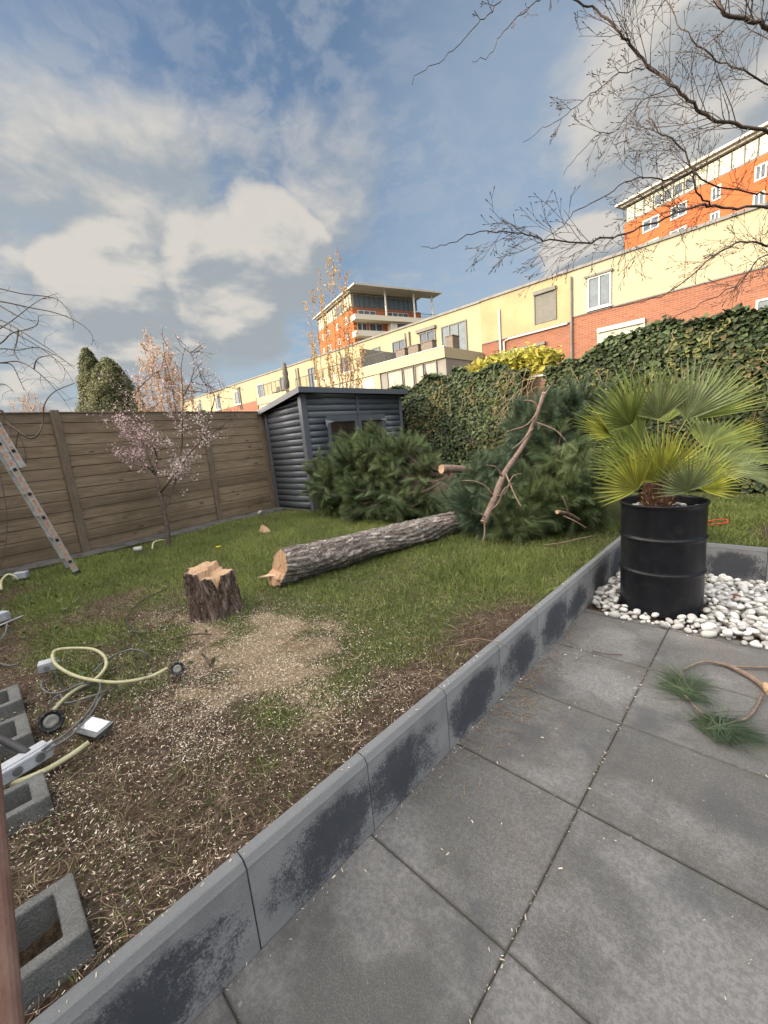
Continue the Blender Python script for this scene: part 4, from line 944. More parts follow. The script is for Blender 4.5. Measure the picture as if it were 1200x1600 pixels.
def palm():
    t = thing('fan_palm', 'bushy yellow-green fan palm growing in the black drum planter', 'palm', DC+Vector((0, 0, .78)))
    c = DC+Vector((-.03, -.02, .79)); depth = (c-C0).dot(fw)
    g = MB(); g.lathe([(.085, 0), (.098, .05), (.10, .12), (.09, .2), (.06, .27), (.0, .30)], 24, c); g.build('trunk', M['palmfibre'], t, True)
    fb = MB(); st = MB()
    for i in range(260):
        a = random.uniform(0, 6.283); z = random.uniform(.0, .26); r = .092*(1-max(0, z-.12)*2.2); p = c+Vector((r*math.cos(a), r*math.sin(a), z)); d = Vector((math.cos(a+.5), math.sin(a+.5), random.uniform(-.3, .9)))*random.uniform(.03, .07)
        fb.tube([p, p+d*.5+Vector((math.cos(a), math.sin(a), 0))*.008, p+d], [.003, .0025, .001], 3)
    for i in range(46):
        a = 2.39996*i; z = .02+.22*i/46; r = .094*(1-max(0, z-.12)*2.0); o = Vector((math.cos(a), math.sin(a), 0)); p = c+o*r+Vector((0, 0, z)); q = p+(o*.6+Vector((0, 0, 1)))*.035; s = Vector((-o.y, o.x, 0))*.011
        st.add([p-s, p+s, p+s-o*.012, p-s-o*.012, q-s*.6, q+s*.6, q+s*.6-o*.008, q-s*.6-o*.008], [(0, 1, 5, 4), (1, 2, 6, 5), (2, 3, 7, 6), (3, 0, 4, 7), (4, 5, 6, 7)])
    fb.build('fibres', M['palmfibre'], t); st.build('stalk_stubs', M['palmstub'], t)
    fans = [  # hub px, hub depth offset, tip px, tip depth offset, spread deg, material
        ((956, 682), -.10, (893, 655), -.28, 42, 'palm_y'), ((986, 664), -.12, (930, 600), -.22, 78, 'palm'), ((1008, 668), .05, (955, 580), .10, 80, 'palm'),
        ((1028, 655), -.05, (1016, 572), -.15, 85, 'palm_g'), ((1072, 656), -.12, (1112, 552), -.2, 75, 'palm_g'), ((1090, 655), .0, (1180, 582), -.12, 60, 'palm'),
        ((1137, 687), -.05, (1203, 662), -.25, 44, 'palm_y'), ((1040, 660), .2, (1050, 590), .35, 90, 'palm'), 
        ((996, 764), -.28, (938, 712), -.34, 88, 'palm_y'), ((985, 735), -.10, (925, 690), -.12, 70, 'palm'), ((1000, 700), .0, (935, 640), .05, 70, 'palm'), ((1150, 740), -.1, (1215, 735), -.1, 70, 'palm_g'), ((1030, 752), -.26, (1002, 672), -.38, 80, 'palm_y'), ((1042, 742), -.16, (1068, 668), -.26, 85, 'palm_y'), ((1072, 768), -.40, (1062, 705), -.48, 110, 'palm_g'),
        ((1098, 766), -.30, (1148, 715), -.42, 110, 'palm_y'), ((1120, 735), -.18, (1190, 718), -.30, 95, 'palm_g'), ((1090, 745), -.12, (1112, 680), -.15, 90, 'palm'), ((1016, 745), -.2, (960, 690), -.15, 85, 'palm'),
        ((1120, 715), .15, (1180, 670), .3, 90, 'palm'), ((990, 725), .15, (930, 690), .3, 80, 'palm'), ((1100, 700), -.1, (1150, 640), -.1, 85, 'palm')]
    crown = c+Vector((0, 0, .22))
    for hp, hd, tp, td, spr, mk in fans:
        spr = spr*.72; H = atd(hp[0], hp[1], depth+hd); T = atd(tp[0], tp[1], depth+td); ax = T-H; L = ax.length; ax.normalize()
        if hd > .0 or True:
            pt = MB(); md = crown.lerp(H, .5)+Vector((0, 0, .05)); pt.tube(spline([crown, md, H], 9), [.008-.004*i/8 for i in range(9)], 6)
        fr = pt.build('frond_stalk', M['petiole'], t, True)
        out = (H-c); out.z = 0; out = out.normalized() if out.length > .01 else Vector((0, -1, 0))
        view = (C0-H).normalized(); nrm = (view*.85+Vector((0, 0, 1))*.5+out*.2+Vector((random.uniform(-.3, .3), random.uniform(-.3, .3), random.uniform(-.2, .2)))); nrm = (nrm-ax*nrm.dot(ax)).normalized()
        sd_ = ax.cross(nrm).normalized(); g = MB(); ns = int(13+spr/8)
        for k in range(ns):
            u = -1+2*(k+.5)/ns; an = R(spr)*u; d = (ax*math.cos(an)+sd_*math.sin(an)+nrm*(.18*u*u)).normalized(); ll = L*(1.05-.22*u*u)*random.uniform(.90, 1.06); s_ = d.cross(nrm).normalized()
            wmax = L*R(spr)*2/ns*.24; dr_ = Vector((0, 0, -1)); rows = []
            for f, wf in ((.02, .10), (.25, .95), (.45, .90), (.68, .55), (.88, .24)):
                p = H+d*(ll*f)+dr_*(.03*ll*f**3)+nrm*(.01*math.sin(f*3)); w = min(wmax*wf*1.2, .017*wf+.002); rows.append((p-s_*w+nrm*w*.55, p, p+s_*w+nrm*w*.55))
            tip = H+d*ll+dr_*(.03*ll)+Vector((random.uniform(-.01, .01),)*3); vs = [v for r_ in rows for v in r_]+[tip]; n = len(rows)
            g.add(vs, [(3*i+j, 3*i+j+1, 3*i+j+4, 3*i+j+3) for i in range(n-1) for j in (0, 1)]+[(3*n-3, 3*n-2, 3*n), (3*n-2, 3*n-1, 3*n)])
        g.build('fan_leaf', M[mk], fr)
palm()

# ------------------------------------------------------------------ small things on the ground at left
def cinder(x0, x1, label):
    t = thing('concrete_block', label, 'concrete block', ((x0+x1)/2, -.19, .22), 'hollow concrete blocks in a row beside the soil')
    z0, z1, y1, y0 = .06, .392, .01, -.385; w = .032; g = MB(); O = [(x0, y0), (x1, y0), (x1, y1), (x0, y1)]
    holes = [(x0+w, x1-w, -.165, y1-w*1.5), (x0+w, x1-w, y0+w, -.205)]
    ys_ = [y0, y0+w, -.205, -.165, y1-w*1.5, y1]; xs_ = [x0, x0+w, x1-w, x1]
    cell = lambda i, j: not (i == 1 and j in (1, 3))
    for i in range(3):
        for j in range(5):
            if not cell(i, j): continue
            a, b, c_, d = xs_[i], xs_[i+1], ys_[j], ys_[j+1]
            g.add([(a, c_, z1), (b, c_, z1), (b, d, z1), (a, d, z1)], [(0, 1, 2, 3)])
            for (di, dj, q) in ((-1, 0, ((a, d), (a, c_))), (1, 0, ((b, c_), (b, d))), (0, -1, ((a, c_), (b, c_))), (0, 1, ((b, d), (a, d)))):
                ii, jj = i+di, j+dj
                if 0 <= ii < 3 and 0 <= jj < 5 and cell(ii, jj): continue
                (ax_, ay), (bx, by) = q; g.add([(ax_, ay, z0), (bx, by, z0), (bx, by, z1), (ax_, ay, z1)], [(0, 1, 2, 3)])
    import bmesh
    o = g.build('block_body', M['block'], t); bm = bmesh.new(); bm.from_mesh(o.data); bmesh.ops.remove_doubles(bm, verts=bm.verts, dist=.0005); bm.to_mesh(o.data); bm.free()
    b = o.modifiers.new('b', 'BEVEL'); b.width = .006; b.segments = 2; b.limit_method = 'ANGLE'
    s = MB(); s.box(x0+w, x1-w, -.165, y1-w*1.5, .12, .150); s.build('soil_inside', M['soil'], t)
cinder(*BLK[0], 'hollow concrete block lowest at the left edge close to the wall')
cinder(*BLK[1], 'hollow concrete block with the grey switch box resting against it')
cinder(*BLK[2], 'hollow concrete block beside the dark round spotlight')
cinder(*BLK[3], 'small farthest hollow concrete block nearest the white junction box')

def cable(name, pts, r, m, label, cat, n=40, k=8, ends=None):
    P = [atz(x, y, z) for x, y, z in pts]; g = MB(); g.tube(spline(P, n), r, k); o = g.build(name, m, None, True); tag(o, label, cat); return o
Z = .33
cable('conduit', [(262, 1044, .37), (233, 1058, .37), (190, 1066, .38), (152, 1064, .39), (117, 1056, .40), (90, 1041, .42), (82, 1027, .44), (88, 1016, .44), (117, 1013, .43), (146, 1015, .41), (163, 1026, .38), (165, 1042, .36), (149, 1061, .34), (117, 1079, .335), (99, 1093, .34), (83, 1111, .36)], .0095, M['conduit'], 'looped cream conduit pipe joining the two round spotlights', 'conduit', 90, 10)
cable('conduit', [(139, 1160, .36), (117, 1176, .35), (95, 1190, .345), (70, 1204, .345), (29, 1221, .35), (-10, 1228, .34)], .011, M['conduit'], 'straight cream conduit pipe passing under the grey switch box', 'conduit', 30, 10)
cable('conduit', [(2, 922, .33), (2, 908, .40), (12, 898, .44), (22, 900, .42), (28, 906, .37)], .013, M['conduit'], 'short bent cream conduit by the fence foot at the far left', 'conduit', 24, 8)
cable('conduit', [(238, 858, .33), (240, 848, .40), (250, 844, .42), (262, 845, .38), (268, 850, .33)], .011, M['conduit'], 'cream conduit arch at the base of the flowering sapling', 'conduit', 24, 8)
cable('cable', [(66, 1172, .42), (85, 1158, .41), (102, 1147, .40), (134, 1117, .36), (150, 1092, .35), (156, 1078, .37), (156, 1066, .40)], .0045, M['cable'], 'left one of two grey cables rising from the switch box', 'cable')
cable('cable', [(73, 1174, .42), (92, 1162, .41), (111, 1149, .40), (140, 1118, .36), (156, 1092, .34), (165, 1080, .34), (181, 1071, .36)], .0045, M['cable'], 'right one of two grey cables rising from the switch box', 'cable')
cable('cable', [(146, 1050, .34), (160, 1036, .36), (175, 1026, .39), (190, 1019, .41), (206, 1015, .42), (222, 1018, .41), (229, 1026, .37), (232, 1034, .32)], .005, M['cable'], 'thin grey-green cable arching over the weeds', 'cable')
cable('cable', [(86, 1050, .40), (80, 1060, .36), (66, 1066, .34), (66, 1076, .33), (78, 1083, .33), (98, 1081, .35), (122, 1070, .37), (150, 1066, .36), (170, 1066, .34)], .005, M['cable'], 'grey cable curling below the white junction box', 'cable')
cable('cable', [(80, 1103, .33), (84, 1092, .36), (94, 1086, .36), (100, 1098, .33), (117, 1096, .34), (146, 1087, .36), (168, 1078, .35)], .005, M['cable'], 'grey cable running behind the flood light', 'cable')
cable('cable', [(86, 1048, .40), (90, 1062, .37), (98, 1074, .34), (115, 1082, .33), (130, 1075, .34), (160, 1068, .34)], .004, M['darkcable'], 'thin dark cable tangled under the cream loop', 'cable')
cable('hose', [(-10, 1150, .46), (12, 1160, .45), (28, 1168, .43), (44, 1177, .41)], .015, M['hose'], 'thick dark hose coming into the grey switch box from the left', 'hose', 16, 12)
cable('wire', [(266, 917, .32), (250, 925, .33), (233, 932, .33), (215, 944, .33), (202, 958, .34), (198, 970, .34), (203, 982, .33), (212, 988, .32), (228, 988, .315)], .0045, M['darkcable'], 'thin black wire curving through the grass left of the stump', 'wire')
cable('cable', [(-6, 980, .34), (12, 972, .35), (36, 962, .33)], .006, M['greymetal'], 'upper pale cable poking in at the left edge below the fence', 'cable', 12)
cable('cable', [(11, 974, .35), (8, 990, .34), (-4, 1003, .33)], .006, M['cable'], 'short grey cable hanging below the pale box at the left edge', 'cable', 12)
cable('cable', [(-8, 1033, .33), (12, 1040, .33), (28, 1038, .32)], .0055, M['cable'], 'short blue-grey cable lying alone at the left edge above the blocks', 'cable', 12)
cable('straw_stalk', [(722, 1003, .335), (742, 998, .36), (765, 1001, .375), (785, 1006, .36), (800, 1019, .31)], .0022, M['straw'], 'long pale stalk arching over the top of the concrete wall', 'stalk', 20, 5)
cable('twig', [(262, 1000, .32), (290, 993, .33), (318, 990, .33), (330, 992, .33)], .006, M['darktwig'], 'dark twig lying in the sawdust in front of the stump', 'twig', 14, 6)
cable('twig', [(316, 1022, .32), (324, 1030, .33), (328, 1040, .32)], .007, M['darktwig'], 'short dark curved twig lying left of the bright sawdust', 'twig', 10, 6)
cable('twig', [(925, 1017, .012), (950, 1022, .014), (972, 1023, .012)], .003, M['darktwig'], 'thin dark twig lying on the patio near the pebble bed', 'twig', 10, 5)
cable('cord', [(1098, 817, .33), (1115, 813, .36), (1134, 812, .36), (1136, 817, .34), (1120, 819, .33), (1098, 821, .32)], .007, M['redplastic'], 'bright red cord loop on the lawn right of the drum', 'cord', 30)

def rotframe(p, nrm, upv=Vector((0, 0, 1))):
    z = nrm.normalized(); x = upv.cross(z).normalized(); y = z.cross(x)
    return Matrix.Translation(p) @ Matrix(((x.x, y.x, z.x, 0), (x.y, y.y, z.y, 0), (x.z, y.z, z.z, 0), (0, 0, 0, 1)))
def spot(p, r, nrm, label, dirc=None):
    t = thing('spotlight', label, 'spotlight', p, 'round black garden spotlights'); Mx = rotframe(p, nrm)
    def lt(prof, m, n, par):
        g = MB(); k = 32; vs = [Mx @ Vector((q*math.cos(2*math.pi*j/k), q*math.sin(2*math.pi*j/k), z)) for q, z in prof for j in range(k)]
        g.add(vs, [(i*k+j, i*k+(j+1) % k, (i+1)*k+(j+1) % k, (i+1)*k+j) for i in range(len(prof)-1) for j in range(k)]); return g.build(n, m, par, True)
    h = lt([(0, -r*1.0), (r*.5, -r*.95), (r*.75, -r*.5), (r*.98, -.1*r), (r, 0), (r*.97, .06*r), (r*.80, .06*r), (r*.76, -.02*r), (r*.62, -.05*r)], M['blackplastic'], 'housing', t)
    lt([(r*.60, -.05*r), (r*.58, .02*r), (r*.30, .05*r), (r*.28, .03*r), (0, .045*r)], M['lens'], 'lens', h)
    g = MB()
    for a in range(6): q = Mx @ Vector((r*.86*math.cos(a*1.047), r*.86*math.sin(a*1.047), .065*r)); g.tube([q, q+nrm.normalized()*.002], .0035, 6)
    g.build('screws', M['cable'], t)
vd = lambda p: (C0-p).normalized()
p = atz(277, 1045, .37); spot(p, .037, vd(p)+Vector((.25, -.1, .25)), 'small round black spotlight with pale lens at the conduit loop end near the stump')
p = atz(80, 1127, .37); spot(p, .050, vd(p)+Vector((.45, .1, .1)), 'larger dusty round black spotlight lying beside the concrete block')
# flood light
def flood():
    z = .36; c = [atz(112, 1143, z+.0), atz(143, 1118, z+.02), atz(179, 1127, z+.01), atz(148, 1153, z-.01)]; ctr = sum(c, Vector())/4
    t = thing('flood_light', 'flat dark grey flood light with a bright white panel lying on the soil', 'flood light', ctr-Vector((0, 0, .03)))
    n = (c[1]-c[0]).cross(c[3]-c[0]).normalized(); n = n if n.z > 0 else -n
    def lerp2(u, v): return c[0].lerp(c[3], u).lerp(c[1].lerp(c[2], u), v)
    def quad(u0, u1, v0, v1, o): return [lerp2(u0, v0)+n*o, lerp2(u1, v0)+n*o, lerp2(u1, v1)+n*o, lerp2(u0, v1)+n*o]
    g = MB(); a = quad(0, 1, 0, 1, 0); b = quad(.1, .9, .1, .9, -.035)
    g.add(a+b, [(0, 1, 2, 3), (7, 6, 5, 4), (0, 4, 5, 1), (1, 5, 6, 2), (2, 6, 7, 3), (3, 7, 4, 0)]); bd = g.build('body', M['cable'], t, bevel=.003)
    g = MB(); a = quad(.12, .88, .26, .92, .003); b = quad(.12, .88, .26, .92, -.002); g.add(a+b, [(0, 1, 2, 3), (7, 6, 5, 4), (0, 4, 5, 1), (1, 5, 6, 2), (2, 6, 7, 3), (3, 7, 4, 0)]); g.build('light_panel', M['panelwhite'], t)
    g = MB(); a = quad(.12, .34, .08, .14, .0018); b = quad(.12, .34, .08, .14, .0005); g.add(a+b, [(0, 1, 2, 3), (7, 6, 5, 4)]); g.build('marking', M['lens'], t)
flood()
def obox(name, cat, label, p, d, s, m, parts=None, lift=0):
    x = Vector(d).normalized(); z = Vector((0, 0, 1)); y = z.cross(x).normalized(); z = x.cross(y)
    Mx = Matrix.Translation(p) @ Matrix(((x.x, y.x, z.x, 0), (x.y, y.y, z.y, 0), (x.z, y.z, z.z, 0), (0, 0, 0, 1)))
    t = thing(name, label, cat, p); g = MB(); g.box(-s[0]/2, s[0]/2, -s[1]/2, s[1]/2, 0, s[2], Mx); g.build('casing', m, t, bevel=.006); return t, Mx
d = atz(62, 1175, .40)-atz(12, 1205, .40)
t, Mx = obox('switch_box', 'switch box', 'grey plastic switch box with two round knockouts resting by a concrete block', atz(40, 1200, .36), d, (.17, .075, .055), M['greymetal'])
g = MB()
for xx in (-.035, .04):
    for rr_, hh in ((.017, .003),):
        q0 = Mx @ Vector((xx, -.0375, .028)); q1 = Mx @ Vector((xx, -.0375-hh, .028)); g.tube([q0, q1], rr_, 20)
each(g, 'knockout', M['cable'], t)
g = MB(); g.tube([Mx @ Vector((.085, .012, .03)), Mx @ Vector((.105, .012, .03))], .014, 14); g.tube([Mx @ Vector((.085, -.02, .03)), Mx @ Vector((.10, -.02, .03))], .010, 14); g.tube([Mx @ Vector((-.085, 0, .025)), Mx @ Vector((-.115, 0, .02))], .014, 14); each(g, 'cable_gland', M['greymetal'], t)
g = MB(); g.box(-.075, .075, -.022, .026, .055, .059, Mx); g.build('lid', M['greymetal'], t, bevel=.002)
t, Mx = obox('junction_box', 'junction box', 'white junction box at the left end of the cream conduit loop', atz(76, 1046, .36), atz(95, 1035, .4)-atz(61, 1045, .4), (.085, .07, .055), M['greymetal'])
g = MB(); g.tube([Mx @ Vector((.042, 0, .03)), Mx @ Vector((.06, 0, .03))], .013, 14); g.tube([Mx @ Vector((0, -.035, .03)), Mx @ Vector((0, -.048, .03))], .013, 14); each(g, 'cable_gland', M['lens'], t)
t, Mx = obox('junction_box', 'junction box', 'small white junction box lying by the fence foot near the ladder', atz(34, 903, .33), atz(44, 900, .36)-atz(24, 903, .36), (.13, .09, .07), M['greymetal'])
g = MB(); g.tube([Mx @ Vector((-.065, 0, .03)), Mx @ Vector((-.085, 0, .03))], .016, 12); each(g, 'cable_gland', M['lens'], t)
t, Mx = obox('junction_box', 'junction box', 'pale box half cut off at the left edge of the lawn', atz(2, 970, .34), atz(10, 965, .36)-atz(-8, 972, .36), (.10, .08, .07), M['greymetal'])
g = MB(); g.tube([Mx @ Vector((.05, 0, .03)), Mx @ Vector((.068, 0, .03))], .013, 12); each(g, 'cable_gland', M['lens'], t)
t, Mx = obox('pipe_cap', 'pipe cap', 'small white plastic cap lying at the fence foot left of the sapling', atz(214, 860, .33), atz(220, 858, .33)-atz(208, 861, .33), (.02, .05, .05), M['whitepaint'])
g = MB(); g.tube([atz(209, 859, .37), atz(222, 857, .37)], [.035, .032], 18); g.build('rim', M['whitepaint'], t, True)
t, Mx = obox('pipe_cap', 'pipe cap', 'tiny white cap on the concrete strip near the blue shed', atz(405, 803, .34), (1, .3, 0), (.05, .04, .04), M['whitepaint'])
g = MB(); g.tube([atz(405, 800, .37), atz(409, 799, .37)], .022, 14); g.build('rim', M['whitepaint'], t, True)
# wood wedge on the lawn near the log
p = atz(414, 831, .31); g = MB(); g.add([p+Vector(v) for v in ((-.09, -.05, 0), (.08, -.06, 0), (.10, .05, 0), (-.08, .06, 0), (-.06, -.02, .10), (.02, -.03, .12), (.05, .02, .07), (-.04, .03, .08))],
    [(3, 2, 1, 0), (4, 5, 6, 7), (0, 1, 5, 4), (1, 2, 6, 5), (2, 3, 7, 6), (3, 0, 4, 7)]); tag(g.build('wood_chunk', M['cutwood'], bevel=.006), 'small pale sawn wood chunk on the lawn in front of the shed', 'wood chunk')
g = MB(); p = atz(341, 855, .36)
for a in range(8): v = Vector((math.cos(a*.785), math.sin(a*.785), .3)); g.add([p, p+v*.03+Vector((-v.y, v.x, 0))*.01, p+v*.036, p+v*.03-Vector((-v.y, v.x, 0))*.01], [(0, 1, 2, 3)])
g.tube([p, p-Vector((0, 0, .06))], .003, 5); tag(g.build('dandelion', M['flower']), 'single tiny yellow flower in the grass between sapling and log', 'flower')

# brown board at the left edge
t = thing('wooden_board', 'reddish brown wooden handle standing at the lower left edge in front of the blocks', 'handle', atz(14, 1590, .3))
a = atd(-20, 1220, .72); b = atd(20, 1700, .60); v = (b-a); a, b = a-v*.5, a+v*1.75; v.normalize(); s = rt*.021; q = v.cross(s).normalized()*.012
g = MB(); g.add([a-s-q, a+s-q, a+s+q, a-s+q, b-s-q, b+s-q, b+s+q, b-s+q], [(0, 3, 2, 1), (4, 5, 6, 7), (0, 1, 5, 4), (1, 2, 6, 5), (2, 3, 7, 6), (3, 0, 4, 7)]); g.build('shaft', M['rustwood'], t, bevel=.008)

# ladder: two sections, seen almost edge-on
def ladder():
    foot = Vector((-5.79, .74, .30)); t = thing('extension_ladder', 'aluminium extension ladder with orange marked rails leaning at the left edge', 'ladder', foot)
    ax = (Vector((-5.79, .37-.02, 1.86))-foot).normalized(); wd = Vector((-.99, -.03, 0)).normalized(); wd = (wd-ax*wd.dot(ax)).normalized(); dp = ax.cross(wd).normalized()
    if dp.dot(C0-foot) < 0: dp = -dp
    F = Matrix.Translation(foot) @ Matrix(((wd.x, dp.x, ax.x, 0), (wd.y, dp.y, ax.y, 0), (wd.z, dp.z, ax.z, 0), (0, 0, 0, 1)))
    # rails: local x = across ladder, y = depth, z = up the ladder
    for sec, (z0, z1, yo) in enumerate(((0, 3.1, 0), (1.30, 4.2, -.072))):
        for k, x in enumerate((.0, .36)):
            g = MB(); g.box(x-.013, x+.013, yo-.030, yo+.030, z0, z1, F); r = g.build('rail', M['ladder'], t, bevel=.003)
            g = MB(); z = z0+.08
            while z < min(z1, 2.6)-.1: g.box(x+.0128, x+.0146, yo-.015, yo+.015, z, z+.062, F); z += .09
            g.build('orange_marking', M['ladder_o'], r)
            if x == 0:
                g = MB(); z = z0+.08
                while z < min(z1, 2.8)-.1: g.box(x-.0146, x-.0128, yo-.015, yo+.015, z, z+.062, F); z += .09
                g.build('orange_marking', M['ladder_o'], r)
        z = z0+.18
        while z < z1-.1:
            g = MB(); g.tube([F @ Vector((-.016, yo, z)), F @ Vector((.376, yo, z))], .014, 10); rg = g.build('rung', M['ladder'], t)
            g = MB(); g.box(-.019, -.0155, yo-.016, yo+.016, z-.016, z+.016, F); g.box(.3755, .379, yo-.016, yo+.016, z-.016, z+.016, F); each(g, 'rung_plug', M['blackplastic'], rg)
            z += .28
    for x in (.0, .36): g = MB(); g.box(x-.018, x+.018, -.038, .038, -.03, .05, F); g.build('foot', M['blackplastic'], t, bevel=.004)
ladder()

# ------------------------------------------------------------------ trees and plants
def grow(g, a, d, L, r, lvl, spread=.9, curl=.25, droop=-.05, buds=None, kids=4, minr=.0014, k=3, shrink=.52):
    n = 6 if lvl > 0 else 5; p = Vector(a); d = Vector(d).normalized(); pts = [p.copy()]
    for i in range(n-1):
        d = (d+Vector((random.gauss(0, curl), random.gauss(0, curl), random.gauss(0, curl)+droop))*.5).normalized(); p = p+d*(L/(n-1)); pts.append(p.copy())
    g.tube(pts, [max(minr, r*(1-.65*i/(n-1))) for i in range(n)], k if r < .012 else 6, cap=False)
    if buds is not None and lvl <= 1: buds.append((pts[-1], d.copy()))
    if lvl <= 0: return
    for j in range(kids):
        f = (j+.7+random.random()*.5)/(kids+.5); q = f*(n-1); i = min(int(q), n-2); b = pts[i].lerp(pts[i+1], q-i); t = (pts[i+1]-pts[i]).normalized()
        o = t.orthogonal().normalized(); o.rotate(Matrix.Rotation(random.uniform(0, 6.28), 3, t)); nd = (t+o*spread*random.uniform(.6, 1.2)).normalized()
        grow(g, b, nd, L*shrink*random.uniform(.7, 1.15)*(1-.3*f), r*.50, lvl-1, spread, curl, droop, buds, max(2, kids-1), minr, k, shrink)

def big_tree():
    root = Vector((.75, 5.55, .28)); t = thing('bare_tree', 'leafless spring tree whose dark branches reach in over the palm from the right', 'tree', root)
    pr = {}
    def A(x, y, d): return atd(x, y, d)
    g = MB(); top = A(1330, -40, 3.4); g.tube(spline([root, A(1390, 700, 3.9), A(1370, 350, 3.6), A(1350, 150, 3.5), top, top+Vector((.1, .1, 1.2))], 24), [.13-.0042*i for i in range(24)], 14); g.build('trunk', M['beechbark'], t, True)
    limbs = [
     ([(1330, 150, 3.5), (1260, 110, 3.3), (1200, 47, 3.1), (1177, 33, 3.05), (1135, 21, 3.0), (1118, -6, 3.0), (1095, -40, 3.0)], .026, .013, 26, .50),
     ([(1345, 260, 3.5), (1270, 225, 3.2), (1200, 204, 3.0), (1153, 196, 2.95), (1111, 184, 2.9), (1079, 163, 2.85), (1051, 135, 2.8), (1013, 103, 2.8), (985, 70, 2.75), (962, 42, 2.7), (929, 14, 2.7), (897, -2, 2.65), (850, -40, 2.6)], .019, .007, 58, .55),
     ([(1355, 380, 3.6), (1270, 345, 3.3), (1200, 325, 3.1), (1147, 324, 3.0), (1110, 321, 2.9), (1076, 326, 2.8), (1037, 343, 2.75), (985, 362, 2.7), (939, 373, 2.6), (892, 378, 2.6), (850, 373, 2.55), (813, 362, 2.5), (757, 362, 2.5), (715, 373, 2.45), (682, 387, 2.4), (659, 385, 2.4)], .015, .0020, 64, .44),
     ([(1110, 321, 2.9), (1087, 296, 2.85), (1080, 262, 2.8), (1065, 229, 2.75), (1039, 210, 2.7), (1018, 186, 2.7), (1013, 159, 2.7), (1028, 135, 2.7)], .009, .004, 26, .34),
     ([(1350, 345, 3.7), (1270, 318, 3.5), (1200, 304, 3.3), (1170, 300, 3.2), (1110, 289, 3.1), (1085, 268, 3.05), (1050, 281, 3.0), (1009, 276, 2.95), (975, 285, 2.9), (937, 311, 2.85), (900, 330, 2.8), (877, 355, 2.8), (850, 372, 2.7)], .011, .003, 44, .36),
     ([(1350, 430, 3.5), (1270, 392, 3.2), (1200, 382, 3.0), (1155, 379, 2.9), (1115, 400, 2.85), (1070, 440, 2.8), (1010, 470, 2.8), (950, 482, 2.75)], .013, .003, 34, .34),
     ([(1350, 460, 3.5), (1260, 420, 3.2), (1200, 398, 3.0), (1150, 445, 2.95), (1090, 478, 2.9), (1050, 498, 2.9)], .009, .003, 26, .30),
     ([(945, -60, 2.9), (880, -30, 2.7), (845, 0, 2.65), (813, 23, 2.6), (780, 56, 2.6), (768, 82, 2.55), (740, 96, 2.55)], .006, .0022, 9, .14),
     ([(880, -110, 2.9), (820, -50, 2.7), (785, -5, 2.6), (765, 22, 2.55), (738, 45, 2.5), (700, 85, 2.5), (665, 108, 2.45), (642, 133, 2.45)], .006, .002, 8, .12),
     ([(1345, 200, 3.6), (1260, 150, 3.5), (1200, 130, 3.4), (1160, 110, 3.3), (1120, 95, 3.3), (1080, 60, 3.2), (1050, 20, 3.2), (1030, -20, 3.2)], .012, .004, 34, .42),
     ([(1013, 103, 2.8), (960, 120, 2.75), (920, 150, 2.7), (880, 185, 2.7), (850, 200, 2.65), (818, 222, 2.6)], .005, .0018, 16, .20),
     ([(1051, 135, 2.8), (1000, 160, 2.8), (965, 200, 2.75), (930, 215, 2.7), (900, 245, 2.7), (880, 272, 2.7)], .005, .0018, 16, .22)]
    extra = [(985, 70, 2.75, 860, 130), (940, 25, 2.7, 840, 60), (1079, 163, 2.85, 990, 230), (1200, 204, 3.0, 1100, 120)]
    for pts, ra, rb, nk, kl in limbs:
        P = [A(*q) for q in pts]; n = len(P)*4; ra *= .70; rb *= .7; sp = spline(P, n); g = MB(); bd = []
        sp = [s+Vector((random.gauss(0, .006), random.gauss(0, .006), random.gauss(0, .006))) for s in sp]
        g.tube(sp, [ra+(rb-ra)*i/(n-1) for i in range(n)], 8)
        ax = (P[-1]-P[2]).normalized()
        for j in range(int(nk*.74)):
            f = (.22 if ra > .01 else .10)+.76*(j+random.random())/nk; q = f*(n-1); i = min(int(q), n-2); b = sp[i]; tn = (sp[i+1]-sp[i]).normalized()
            o = tn.orthogonal().normalized(); o.rotate(Matrix.Rotation(random.uniform(0, 6.28), 3, tn)); o = (o+(-rt)*.25+Vector((0, 0, .05))).normalized()
            grow(g, b, (tn*.8+o*random.uniform(.7, 1.2)), kl*random.uniform(.55, 1.2)*(1-.45*f), max(.0022, (ra+(rb-ra)*f)*.34), 2 if kl > .18 else 1, .72, .17, -.03, bd, 3, .0012)
        # pointed buds
        for b, d in bd: g.tube([b, b+d*.010, b+d*.022], [.0012, .0030, .0006], 4, cap=False)
        g.build('branch', M['beechtwig'] if ra < .02 else M['beechbark'], t, True)
big_tree()

